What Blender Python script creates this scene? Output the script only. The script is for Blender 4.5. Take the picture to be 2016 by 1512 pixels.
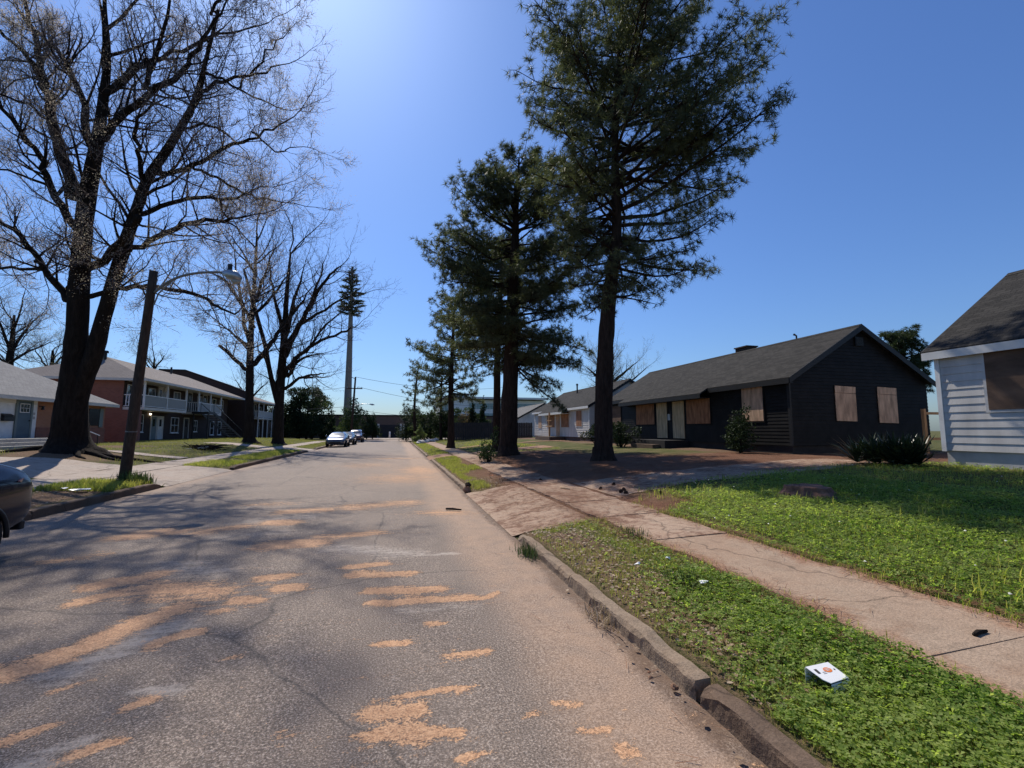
import bpy, math, random
import numpy as np
from mathutils import Vector, Matrix

for o in list(bpy.data.objects): bpy.data.objects.remove(o)
SC = bpy.context.scene
COL = SC.collection
R = math.radians
rng = np.random.default_rng(7)
random.seed(7)

# ------------------------------------------------------------------ camera
CAM_H = 1.6; YAW = R(14.1); PITCH = R(5.77); FPX = 900.0
cam = bpy.data.cameras.new('camera'); co = bpy.data.objects.new('camera', cam); COL.objects.link(co)
co.location = (0, 0, CAM_H); co.rotation_euler = (math.pi/2 + PITCH, 0, -YAW)
cam.sensor_fit = 'HORIZONTAL'; cam.sensor_width = 36; cam.lens = FPX/2016*36
cam.clip_start = 0.05; cam.clip_end = 3000
SC.camera = co
# ------------------------------------------------------------------ sky and sun
SUN_EL = R(49); SUN_AZ = R(-13.5)          # azimuth measured from +Y towards +X
w = bpy.data.worlds.new('World'); SC.world = w; w.use_nodes = True
nt = w.node_tree; bg = nt.nodes['Background']
sky = nt.nodes.new('ShaderNodeTexSky'); sky.sky_type = 'NISHITA'; sky.sun_disc = False
sky.sun_elevation = SUN_EL; sky.sun_rotation = SUN_AZ
sky.air_density = 1.3; sky.dust_density = 0.75; sky.ozone_density = 2.6; sky.altitude = 90
tint = nt.nodes.new('ShaderNodeMix'); tint.data_type = 'RGBA'; tint.blend_type = 'MULTIPLY'; tint.inputs[0].default_value = 1.
tint.inputs[7].default_value = (.68, .95, 1.46, 1)      # the camera's rendering of a clear spring sky, over the whole dome
nt.links.new(sky.outputs[0], tint.inputs[6]); nt.links.new(tint.outputs[2], bg.inputs[0]); bg.inputs[1].default_value = 0.083
sunv = Vector((math.sin(SUN_AZ)*math.cos(SUN_EL), math.cos(SUN_AZ)*math.cos(SUN_EL), math.sin(SUN_EL)))
sl = bpy.data.lights.new('sun', 'SUN'); sl.energy = 5.0; sl.angle = R(0.53); sl.color = (1, .93, .82)
so = bpy.data.objects.new('sun', sl); COL.objects.link(so); so.rotation_euler = (-sunv).to_track_quat('-Z', 'Y').to_euler()
so.location = (0, 0, 60)
vs = SC.view_settings; vs.view_transform = 'Standard'; vs.look = 'None'; vs.exposure = 0.0; vs.gamma = 1.0

# ------------------------------------------------------------------ pixel helpers (photo is 2016x1512)
_f = np.array([math.sin(YAW)*math.cos(PITCH), math.cos(YAW)*math.cos(PITCH), math.sin(PITCH)])
_r = np.array([math.cos(YAW), -math.sin(YAW), 0]); _u = np.cross(_r, _f); _c = np.array([0, 0, CAM_H])
def ray(px, py): return _f + _r*((px-1008)/FPX) + _u*((756-py)/FPX)
def PG(px, py, z=0.): d = ray(px, py); return _c + d*((z-CAM_H)/d[2])
def PX(px, py, X): d = ray(px, py); return _c + d*(X/d[0])
def PY(px, py, Y): d = ray(px, py); return _c + d*(Y/d[1])
def PD(px, py, D): return _c + ray(px, py)*D

# ------------------------------------------------------------------ noise for masks
def vnoise(x, y, seed=0):
    x = np.asarray(x, float); y = np.asarray(y, float)
    xi = np.floor(x).astype(np.int64); yi = np.floor(y).astype(np.int64); fx = x-xi; fy = y-yi
    fx = fx*fx*(3-2*fx); fy = fy*fy*(3-2*fy)
    def h(a, b):
        n = (a*374761393 + b*668265263 + seed*982451653) & 0xffffffff
        n = ((n ^ (n >> 13))*1274126177) & 0xffffffff
        return ((n ^ (n >> 16)) & 0xffff)/65535.
    return (h(xi, yi)*(1-fx)+h(xi+1, yi)*fx)*(1-fy)+(h(xi, yi+1)*(1-fx)+h(xi+1, yi+1)*fx)*fy
def fbm(x, y, seed=0, o=4):
    s = 0; a = .5
    for i in range(o):
        s = s+a*vnoise(np.asarray(x)*2**i, np.asarray(y)*2**i, seed+i); a *= .5
    return s/(1-.5**o)
def sstep(a, b, x): t = np.clip((np.asarray(x, float)-a)/(b-a), 0, 1); return t*t*(3-2*t)

# ------------------------------------------------------------------ materials
def newmat(name):
    m = bpy.data.materials.new(name); m.use_nodes = True
    return m, m.node_tree, m.node_tree.nodes['Principled BSDF']
def N(t, typ, **kw):
    n = t.nodes.new(typ)
    for k, v in kw.items(): setattr(n, k, v)
    return n
def pos(t, scale=(1, 1, 1)):
    g = N(t, 'ShaderNodeNewGeometry'); mp = N(t, 'ShaderNodeMapping'); mp.inputs['Scale'].default_value = scale
    t.links.new(g.outputs['Position'], mp.inputs['Vector']); return mp.outputs[0]
def noise(t, vec, scale, detail=4, rough=.55, dist=0):
    n = N(t, 'ShaderNodeTexNoise'); n.inputs['Scale'].default_value = scale; n.inputs['Detail'].default_value = detail
    n.inputs['Roughness'].default_value = rough; n.inputs['Distortion'].default_value = dist
    t.links.new(vec, n.inputs['Vector']); return n.outputs['Fac']
def ramp(t, fac, stops, interp='LINEAR'):
    r = N(t, 'ShaderNodeValToRGB'); r.color_ramp.interpolation = interp
    e = r.color_ramp.elements
    while len(e) < len(stops): e.new(.5)
    for i, (p, c) in enumerate(stops):
        e[i].position = p; c = (c, c, c) if isinstance(c, (int, float)) else c; e[i].color = (*c, 1)
    t.links.new(fac, r.inputs[0]); return r.outputs[0]
def mix(t, fac, a, b, mode='MIX'):
    n = N(t, 'ShaderNodeMix', data_type='RGBA', blend_type=mode)
    for inp, v in ((n.inputs[0], fac), (n.inputs[6], a), (n.inputs[7], b)):
        if isinstance(v, (int, float)): inp.default_value = v
        elif isinstance(v, tuple): inp.default_value = (*v, 1)
        else: t.links.new(v, inp)
    return n.outputs[2]
def math_(t, op, a, b=None, c=None):
    n = N(t, 'ShaderNodeMath', operation=op)
    for i, v in enumerate((a, b, c)):
        if v is None: continue
        if isinstance(v, (int, float)): n.inputs[i].default_value = v
        else: t.links.new(v, n.inputs[i])
    return n.outputs[0]
def bump(t, b, h, strength=.4, dist=.02):
    n = N(t, 'ShaderNodeBump'); n.inputs['Strength'].default_value = strength; n.inputs['Distance'].default_value = dist
    t.links.new(h, n.inputs['Height']); t.links.new(n.outputs[0], b.inputs['Normal'])
def attr(t, name):
    a = N(t, 'ShaderNodeAttribute'); a.attribute_name = name; return a.outputs['Fac']
def simple(name, col, rough=.8, var=.25, scale=6, bscale=0, bstr=.3, spec=.3, metal=0, stretch=(1, 1, 1), bdist=.01, coat=0, tint=None):
    m, t, b = newmat(name); p = pos(t, stretch)
    n1 = noise(t, p, scale, 5)
    dark = tuple(c*(1-var) for c in col); lite = tuple(min(1, c*(1+var)) for c in (tint or col))
    t.links.new(ramp(t, n1, [(.3, dark), (.72, lite)]), b.inputs['Base Color'])
    b.inputs['Roughness'].default_value = rough; b.inputs['Specular IOR Level'].default_value = spec; b.inputs['Metallic'].default_value = metal
    b.inputs['Coat Weight'].default_value = coat
    if bscale: bump(t, b, noise(t, p, bscale, 5, .6), bstr, bdist)
    return m
def leafmat(name, cols, rough=.6, trans=.35, var_scale=.6, tmul=1.5, tb=.6, spec=.25):
    """foliage: colour differs per leaf and in patches; light passes through"""
    m, t, b = newmat(name); g = N(t, 'ShaderNodeNewGeometry')
    col = ramp(t, g.outputs['Random Per Island'], [(i/(len(cols)-1), c) for i, c in enumerate(cols)])
    n1 = noise(t, pos(t), var_scale, 3)
    col = mix(t, ramp(t, n1, [(.35, 0.), (.7, .55)]), col, tuple(cols[-1]))
    t.links.new(col, b.inputs['Base Color']); b.inputs['Roughness'].default_value = rough; b.inputs['Specular IOR Level'].default_value = spec
    tr = N(t, 'ShaderNodeBsdfTranslucent'); ms = N(t, 'ShaderNodeMixShader'); ms.inputs[0].default_value = trans
    t.links.new(mix(t, 1., col, (tmul, tmul*1.05, tmul*tb), 'MULTIPLY'), tr.inputs[0])
    t.links.new(b.outputs[0], ms.inputs[1]); t.links.new(tr.outputs[0], ms.inputs[2])
    t.links.new(ms.outputs[0], t.nodes['Material Output'].inputs[0]); return m
def brickmat(name, c1, c2, mortar, scale=1., bw=.215, bh=.075):
    m, t, b = newmat(name); g = N(t, 'ShaderNodeNewGeometry'); s = N(t, 'ShaderNodeSeparateXYZ'); t.links.new(g.outputs['Position'], s.inputs[0])
    cx = N(t, 'ShaderNodeCombineXYZ'); t.links.new(math_(t, 'ADD', s.outputs[0], s.outputs[1]), cx.inputs[0]); t.links.new(s.outputs[2], cx.inputs[1])
    br = N(t, 'ShaderNodeTexBrick'); t.links.new(cx.outputs[0], br.inputs[0])
    br.inputs['Color1'].default_value = (*c1, 1); br.inputs['Color2'].default_value = (*c2, 1); br.inputs['Mortar'].default_value = (*mortar, 1)
    br.inputs['Scale'].default_value = scale; br.inputs['Brick Width'].default_value = bw; br.inputs['Row Height'].default_value = bh
    br.inputs['Mortar Size'].default_value = .008; br.inputs['Bias'].default_value = -.2
    n1 = noise(t, pos(t), 1.1, 4); col = mix(t, ramp(t, n1, [(.3, 0.), (.75, .45)]), br.outputs[0], tuple(x*.55 for x in c1))
    t.links.new(col, b.inputs['Base Color']); b.inputs['Roughness'].default_value = .9
    bump(t, b, math_(t, 'SUBTRACT', 1., br.outputs['Fac']), .5, .01); return m
def shinglemat(name, c1, c2, axis):
    """roof shingles: courses follow height, tabs follow the axis along the eave"""
    m, t, b = newmat(name); g = N(t, 'ShaderNodeNewGeometry'); s = N(t, 'ShaderNodeSeparateXYZ'); t.links.new(g.outputs['Position'], s.inputs[0])
    cx = N(t, 'ShaderNodeCombineXYZ'); t.links.new(s.outputs[axis], cx.inputs[0]); t.links.new(math_(t, 'MULTIPLY', s.outputs[2], 2.), cx.inputs[1])
    br = N(t, 'ShaderNodeTexBrick'); t.links.new(cx.outputs[0], br.inputs[0])
    br.inputs['Color1'].default_value = (*c1, 1); br.inputs['Color2'].default_value = (*c2, 1); br.inputs['Mortar'].default_value = (*(x*.45 for x in c1), 1)
    br.inputs['Scale'].default_value = 1.; br.inputs['Brick Width'].default_value = .31; br.inputs['Row Height'].default_value = .15
    br.inputs['Mortar Size'].default_value = .009; br.inputs['Bias'].default_value = 0.
    n1 = noise(t, pos(t), .7, 5); n2 = noise(t, pos(t), 40, 2)
    col = mix(t, ramp(t, n1, [(.3, 0.), (.8, .4)]), br.outputs[0], tuple(x*.6 for x in c1))
    col = mix(t, ramp(t, n2, [(.35, 0.), (.7, .5)]), col, tuple(min(1, x*1.6) for x in c2))
    t.links.new(col, b.inputs['Base Color']); b.inputs['Roughness'].default_value = .95; b.inputs['Specular IOR Level'].default_value = .12
    bump(t, b, math_(t, 'SUBTRACT', n2, math_(t, 'MULTIPLY', br.outputs['Fac'], 1.5)), .5, .012); return m
def barkmat(name, c, sc=1.):
    m, t, b = newmat(name); p = pos(t, (1, 1, .22)); n1 = noise(t, p, 9*sc, 6, .65, .4); n2 = noise(t, p, 30*sc, 3)
    t.links.new(ramp(t, n1, [(.3, tuple(x*.45 for x in c)), (.55, c), (.75, tuple(x*1.5 for x in c))]), b.inputs['Base Color'])
    b.inputs['Roughness'].default_value = .95; b.inputs['Specular IOR Level'].default_value = .1
    bump(t, b, math_(t, 'ADD', n1, math_(t, 'MULTIPLY', n2, .3)), 1., .06); return m

M = {}
# asphalt with grit, sprayed clay and dust; attributes 'mud' and 'dust' say where the clay lies
m, t, b = newmat('asphalt'); p = pos(t)
grit = noise(t, p, 150, 2, .6); grit2 = noise(t, p, 80, 3, .75); big = noise(t, p, .55, 5); mid = noise(t, p, 4, 4)
base = ramp(t, grit2, [(.34, (.030, .021, .016)), (.46, (.105, .077, .059)), (.56, (.24, .18, .14)), (.67, (.60, .49, .40))])
base = mix(t, ramp(t, grit, [(.58, 0.), (.70, .7)]), base, (.50, .46, .43))
base = mix(t, ramp(t, big, [(.3, 0.), (.75, .45)]), base, (.29, .225, .178))
base = mix(t, ramp(t, mid, [(.45, 0.), (.8, .25)]), base, (.085, .070, .060))
vor = N(t, 'ShaderNodeTexVoronoi', feature='DISTANCE_TO_EDGE'); vor.inputs['Scale'].default_value = .42
nv = N(t, 'ShaderNodeTexNoise'); nv.inputs['Scale'].default_value = 1.6; nv.inputs['Detail'].default_value = 5; t.links.new(p, nv.inputs['Vector'])
t.links.new(mix(t, .25, p, nv.outputs['Color']), vor.inputs['Vector'])
crack = ramp(t, vor.outputs['Distance'], [(0., 1.), (.006, 0.)])
stre = noise(t, pos(t, (1.5, 13, 1)), 1., 7, .72, .6); brk = noise(t, p, 26, 5, .8)
mud = math_(t, 'ADD', attr(t, 'mud'), math_(t, 'MULTIPLY', math_(t, 'SUBTRACT', math_(t, 'ADD', stre, math_(t, 'ADD', math_(t, 'MULTIPLY', brk, .9), math_(t, 'MULTIPLY', grit2, .8))), 1.35), 1.5))
mudm = math_(t, 'MULTIPLY', ramp(t, mud, [(.30, 0.), (.46, .95)]), ramp(t, grit2, [(.33, .5), (.5, 1.)]))
dustm = ramp(t, math_(t, 'ADD', attr(t, 'dust'), math_(t, 'MULTIPLY', math_(t, 'SUBTRACT', brk, .5), .55)), [(.12, 0.), (.85, .9)])
dustm = math_(t, 'MULTIPLY', dustm, ramp(t, mid, [(.3, .55), (.6, 1.)]))
pale = ramp(t, math_(t, 'ADD', attr(t, 'pale'), math_(t, 'MULTIPLY', math_(t, 'SUBTRACT', math_(t, 'ADD', stre, brk), 1.), 1.4)), [(.36, 0.), (.72, .65)])
col = mix(t, math_(t, 'MULTIPLY', crack, .55), base, (.03, .028, .028))
col = mix(t, pale, col, (.50, .43, .365))
dustc = mix(t, ramp(t, grit2, [(.36, 0.), (.66, 1.)]), (.25, .16, .105), (.50, .35, .245))
dustc = mix(t, ramp(t, math_(t, 'ADD', attr(t, 'gut'), math_(t, 'MULTIPLY', math_(t, 'SUBTRACT', brk, .5), .9)), [(.4, 0.), (.75, .85)]), dustc, (.115, .068, .043))
col = mix(t, dustm, col, dustc)
mudc = ramp(t, math_(t, 'ADD', math_(t, 'MULTIPLY', brk, .6), math_(t, 'MULTIPLY', grit2, .4)), [(.36, (.38, .18, .085)), (.62, (.72, .43, .24))])
col = mix(t, mudm, col, mudc)
t.links.new(col, b.inputs['Base Color']); b.inputs['Roughness'].default_value = .82; b.inputs['Specular IOR Level'].default_value = .32
hh = math_(t, 'ADD', math_(t, 'MULTIPLY', grit2, .7), math_(t, 'MULTIPLY', mudm, .25)); bump(t, b, hh, .75, .012); M['asphalt'] = m
# soil under the lawns; attributes needle / bare
m, t, b = newmat('lawn_soil'); p = pos(t); n1 = noise(t, p, 1.2, 6, .6); n2 = noise(t, p, 28, 4, .7); n3 = noise(t, pos(t, (1, 1, 1)), 90, 3, .7)
grass = mix(t, ramp(t, n2, [(.3, 0.), (.7, 1.)]), (.030, .042, .012), (.115, .125, .035))
grass = mix(t, ramp(t, n1, [(.42, 0.), (.68, .8)]), grass, (.17, .13, .065))
soil = mix(t, ramp(t, n2, [(.35, 0.), (.7, 1.)]), (.105, .066, .044), (.24, .155, .10))
need = mix(t, ramp(t, n3, [(.35, 0.), (.65, 1.)]), (.075, .036, .024), (.25, .125, .075))
need = mix(t, ramp(t, n1, [(.45, 0.), (.7, .6)]), need, (.22, .14, .09))
fz = math_(t, 'MULTIPLY', math_(t, 'SUBTRACT', n2, .5), .7)
col = mix(t, ramp(t, math_(t, 'ADD', attr(t, 'bare'), fz), [(.35, 0.), (.65, 1.)]), grass, soil)
col = mix(t, ramp(t, math_(t, 'ADD', attr(t, 'needle'), fz), [(.35, 0.), (.65, 1.)]), col, need)
t.links.new(col, b.inputs['Base Color']); b.inputs['Roughness'].default_value = .95; b.inputs['Specular IOR Level'].default_value = .1
bump(t, b, math_(t, 'ADD', n2, math_(t, 'MULTIPLY', n3, .6)), .8, .03); M['soil'] = m
# concrete of walks, with clay stain and pine straw
def concrete(name, c, stain, needle=0., edge=False):
    m, t, b = newmat(name); p = pos(t); n1 = noise(t, p, 1.1, 5, .6); n2 = noise(t, p, 55, 3, .65); n3 = noise(t, p, 7, 5, .65)
    col = mix(t, ramp(t, n2, [(.35, 0.), (.7, 1.)]), tuple(x*.72 for x in c), tuple(min(1, x*1.2) for x in c))
    col = mix(t, ramp(t, n1, [(.35, 0.), (.75, .65)]), col, stain)
    col = mix(t, ramp(t, n3, [(.52, 0.), (.78, .6)]), col, tuple(x*.45 for x in c))
    n4 = noise(t, p, 150, 2, .6); col = mix(t, ramp(t, n4, [(.55, 0.), (.72, .5)]), col, tuple(min(1, x*1.7) for x in c)); n5 = noise(t, p, 2.6, 6, .7)
    col = mix(t, ramp(t, n5, [(.5, 0.), (.72, .55)]), col, tuple(x*.6 for x in stain))
    vo = N(t, 'ShaderNodeTexVoronoi', feature='DISTANCE_TO_EDGE'); vo.inputs['Scale'].default_value = .75; nq = N(t, 'ShaderNodeTexNoise'); nq.inputs['Scale'].default_value = 2.5; nq.inputs['Detail'].default_value = 6; t.links.new(p, nq.inputs['Vector'])
    t.links.new(mix(t, .3, p, nq.outputs['Color']), vo.inputs['Vector']); col = mix(t, ramp(t, vo.outputs['Distance'], [(0., .75), (.009, 0.)]), col, tuple(x*.25 for x in c))
    if edge:      # soil and straw creep in from both sides of the right-hand walk
        sx_ = N(t, 'ShaderNodeSeparateXYZ'); t.links.new(p, sx_.inputs[0]); ed = math_(t, 'ADD', math_(t, 'ABSOLUTE', math_(t, 'SUBTRACT', sx_.outputs[0], 3.77)), math_(t, 'MULTIPLY', math_(t, 'SUBTRACT', n5, .5), .9))
        col = mix(t, ramp(t, ed, [(.36, 0.), (.56, .9)]), col, mix(t, ramp(t, n2, [(.35, 0.), (.65, 1.)]), (.17, .085, .05), (.40, .23, .14)))
    if needle:
        col = mix(t, ramp(t, math_(t, 'ADD', math_(t, 'MULTIPLY', n1, .6), math_(t, 'MULTIPLY', n3, .55)), [(.55, 0.), (.66, needle)]), col, mix(t, ramp(t, n4, [(.4, 0.), (.6, 1.)]), (.085, .045, .029), (.24, .125, .078)))
    t.links.new(col, b.inputs['Base Color']); b.inputs['Roughness'].default_value = .9; b.inputs['Specular IOR Level'].default_value = .2
    bump(t, b, math_(t, 'ADD', n2, math_(t, 'MULTIPLY', n3, .8)), .6, .012); return m
M['walk'] = concrete('walk_concrete', (.36, .265, .19), (.36, .225, .145), 0., True)
M['walk_straw'] = concrete('straw_covered_concrete', (.40, .29, .21), (.40, .245, .16), .9)
M['walk_left'] = concrete('pale_walk_concrete', (.40, .335, .28), (.36, .27, .21))
M['kerb'] = concrete('kerb_concrete', (.28, .215, .155), (.23, .145, .09))
M['kerb_old'] = concrete('old_kerb_concrete', (.15, .105, .075), (.12, .072, .045))
M['step'] = concrete('step_concrete', (.42, .40, .37), (.36, .33, .29))
M['white_paint'] = simple('white_siding_paint', (.56, .535, .51), .6, .2, 1.7, 30, .2, stretch=(1, 1.5, .5))
M['white_trim'] = simple('white_trim_paint', (.72, .71, .69), .5, .1, 3)
M['cream_trim'] = simple('cream_trim_paint', (.62, .58, .52), .6, .1, 2)
M['black_paint'] = simple('black_siding_paint', (.013, .012, .012), .55, .35, 3, 40, .12, spec=.1)
M['black_trim'] = simple('black_trim_paint', (.012, .012, .014), .5, .2, 3)
M['foundation_white'] = simple('painted_foundation', (.46, .45, .45), .8, .2, 2, 18, .4)
M['foundation_dark'] = simple('dark_foundation', (.028, .026, .026), .9, .3, 3, 18, .4)
M['foundation_brick'] = brickmat('foundation_brickwork', (.12, .06, .045), (.09, .05, .04), (.12, .11, .10))
M['plywood'] = simple('weathered_plywood', (.50, .32, .21), .8, .4, 7, 60, .2, stretch=(1, 1, .25), tint=(.50, .33, .22))
M['plywood_dark'] = simple('orange_brown_plywood', (.29, .14, .075), .8, .45, 7, 60, .2, stretch=(1, 1, .3))
M['plywood_pale'] = simple('pale_yellow_plywood', (.52, .40, .25), .8, .35, 7, 60, .2, stretch=(1, 1, .2))
M['plywood_old'] = simple('grey_brown_plywood', (.14, .085, .058), .85, .35, 4, 60, .2, stretch=(1, .4, 1))
M['post_wood'] = simple('raw_post_wood', (.45, .25, .12), .8, .3, 5, 40, .3, stretch=(3, 3, .3))
M['fence_wood'] = simple('dark_fence_wood', (.035, .032, .035), .9, .4, 5, 30, .3, stretch=(3, 3, .3))
M['pole_wood'] = simple('creosoted_pole_wood', (.060, .038, .027), .85, .45, 6, 30, .6, stretch=(4, 4, .18))
M['roof_black'] = shinglemat('charcoal_shingles', (.016, .0155, .015), (.046, .043, .040), 1)
M['roof_grey'] = shinglemat('grey_shingles', (.17, .165, .165), (.23, .225, .22), 1)
M['roof_tan'] = shinglemat('brown_grey_shingles', (.19, .165, .148), (.24, .21, .19), 1)
M['roof_tan_end'] = shinglemat('brown_grey_hip_shingles', (.19, .165, .148), (.24, .21, .19), 0)
M['roof_grey_end'] = shinglemat('grey_hip_shingles', (.20, .195, .19), (.27, .26, .25), 0)
M['roof_white3'] = shinglemat('faded_shingles', (.13, .125, .12), (.17, .165, .155), 1)
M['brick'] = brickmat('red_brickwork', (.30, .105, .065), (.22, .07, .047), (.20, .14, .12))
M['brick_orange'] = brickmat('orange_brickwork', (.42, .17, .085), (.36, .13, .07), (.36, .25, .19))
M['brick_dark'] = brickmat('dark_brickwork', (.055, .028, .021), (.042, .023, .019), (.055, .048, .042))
M['teal_door'] = simple('grey_teal_door_paint', (.075, .115, .145), .45, .15, 2)
M['teal_trim'] = simple('grey_green_door_frame', (.16, .19, .185), .55, .12, 2)
M['metal'] = simple('galvanised_metal', (.42, .43, .44), .4, .15, 8, metal=.8)
M['rail'] = simple('pale_hand_rail', (.62, .62, .60), .4, .1, 8)
M['black_metal'] = simple('black_metal', (.018, .018, .02), .45, .2, 8)
M['porch_panel'] = simple('grey_balcony_mesh', (.30, .30, .28), .7, .12, 20)
m, t, b = newmat('window_glass'); b.inputs['Base Color'].default_value = (.02, .025, .03, 1); b.inputs['Roughness'].default_value = .06; b.inputs['Specular IOR Level'].default_value = .9; M['glass'] = m
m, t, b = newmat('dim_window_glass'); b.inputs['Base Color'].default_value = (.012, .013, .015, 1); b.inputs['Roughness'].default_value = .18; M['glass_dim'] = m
M['bark_oak'] = barkmat('dark_furrowed_bark', (.024, .018, .015))
M['bark_mid'] = barkmat('grey_brown_bark', (.028, .022, .018))
M['bark_pine'] = barkmat('plated_pine_bark', (.042, .028, .022), 1.3)
M['twig'] = simple('twig_bark', (.125, .095, .088), .9, .3, 6)
M['bud'] = leafmat('spring_buds', [(.32, .235, .22), (.40, .31, .28), (.37, .33, .25)], .8, .55, tmul=1.35, tb=.95)
M['bud_green'] = leafmat('pale_new_leaves', [(.22, .24, .12), (.31, .32, .17), (.36, .34, .23)], .7, .45, tb=.8)
M['pine'] = leafmat('pine_needles', [(.036, .050, .028), (.070, .088, .048), (.12, .125, .070)], .5, .36, .5)
M['pine_far'] = leafmat('far_pine_needles', [(.030, .045, .022), (.045, .065, .03), (.07, .085, .04)], .55, .25, .5)
M['holly'] = leafmat('dark_evergreen_leaves', [(.013, .024, .011), (.022, .038, .016), (.038, .056, .024)], .6, .12, spec=.08)
M['bush'] = leafmat('mid_green_leaves', [(.025, .045, .016), (.045, .075, .026), (.085, .11, .045)], .6, .25, spec=.12)
M['bush_yellow'] = leafmat('yellow_green_leaves', [(.07, .095, .03), (.11, .14, .05), (.15, .18, .07)], .5, .35)  # yellower, paler leaf colour than the mid-green bush
M['russet'] = leafmat('russet_leaves', [(.10, .055, .03), (.13, .08, .045), (.09, .085, .04)], .6, .3)
M['clover'] = leafmat('clover_leaves', [(.05, .10, .014), (.12, .20, .028), (.21, .29, .055), (.34, .38, .12)], .5, .5, .9, 2.0, spec=.15)
M['grass'] = leafmat('grass_blades', [(.08, .12, .018), (.16, .20, .032), (.25, .265, .06), (.36, .32, .12)], .5, .5, 1., 1.9)
M['drygrass'] = leafmat('winter_grass_blades', [(.17, .16, .05), (.25, .23, .085), (.33, .29, .14), (.20, .22, .06)], .6, .4, .8, 1.6)
M['straw'] = leafmat('fallen_pine_straw', [(.13, .052, .03), (.22, .10, .055), (.30, .155, .09)], .8, .1)
M['litter'] = leafmat('dead_leaves', [(.20, .125, .08), (.30, .21, .14), (.42, .33, .24)], .8, .15)
M['yucca'] = leafmat('yucca_leaves', [(.012, .022, .014), (.02, .033, .018), (.035, .05, .026)], .4, .1)
M['flower'] = leafmat('white_clover_flowers', [(.7, .7, .62), (.8, .8, .72)], .6, .3, tb=1.)
M['paper'] = simple('white_card', (.80, .79, .76), .6, .04, 6)
M['orange_print'] = simple('orange_print', (.80, .22, .05), .6, .15, 60)
M['ink'] = simple('dark_print', (.05, .045, .04), .6, .2, 30)
M['inkgrey'] = simple('grey_print', (.38, .36, .34), .6, .2, 30)
M['rubber'] = simple('tyre_rubber', (.014, .014, .015), .85, .2, 10)
M['rim'] = simple('alloy_rim', (.35, .35, .36), .35, .1, 6, metal=.8)
M['plastic'] = simple('black_plastic', (.02, .02, .022), .5, .2, 10)
M['headlight'] = simple('clear_lamp_lens', (.55, .57, .6), .12, .05, 4, spec=.8)
M['tail'] = simple('smoked_tail_lamp', (.10, .02, .025), .12, .1, 4, spec=.8)
M['car_navy'] = simple('navy_car_paint', (.006, .010, .024), .22, .05, 1, coat=.35, spec=.3)
M['car_blue'] = simple('slate_blue_car_paint', (.035, .055, .10), .22, .05, 1, coat=1., spec=.5)
M['car_black'] = simple('black_car_paint', (.012, .012, .014), .22, .05, 1, coat=1., spec=.5)
M['car_red'] = simple('maroon_car_paint', (.07, .014, .014), .22, .05, 1, coat=1., spec=.5)
M['warehouse'] = brickmat('brown_block_wall', (.125, .085, .068), (.115, .08, .065), (.10, .075, .062), 1., .4, .2)
M['office'] = simple('pale_office_panels', (.74, .73, .70), .7, .06, .6)
M['office_glass'] = simple('blue_green_office_glass', (.13, .22, .25), .12, .15, .5, spec=.8)
M['stump'] = simple('red_brown_cut_wood', (.20, .10, .065), .9, .4, 12, 40, .5)
M['stone'] = simple('pale_broken_concrete', (.55, .52, .48), .9, .2, 4, 12, .5)
M['clay'] = simple('clay_clod', (.25, .14, .085), .95, .3, 14, 40, .6)
M['tower'] = simple('grey_brown_steel', (.20, .185, .165), .6, .1, 2)
M['wire'] = simple('wire', (.05, .05, .05), .6, .1, 2)
M['lamp_glass'] = simple('lamp_lens', (.35, .33, .28), .3, .1, 4)
M['bulb'] = newmat('porch_bulb')[0]; _b = M['bulb'].node_tree.nodes['Principled BSDF']; _b.inputs['Emission Color'].default_value = (1, .85, .6, 1); _b.inputs['Emission Strength'].default_value = 6

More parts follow.
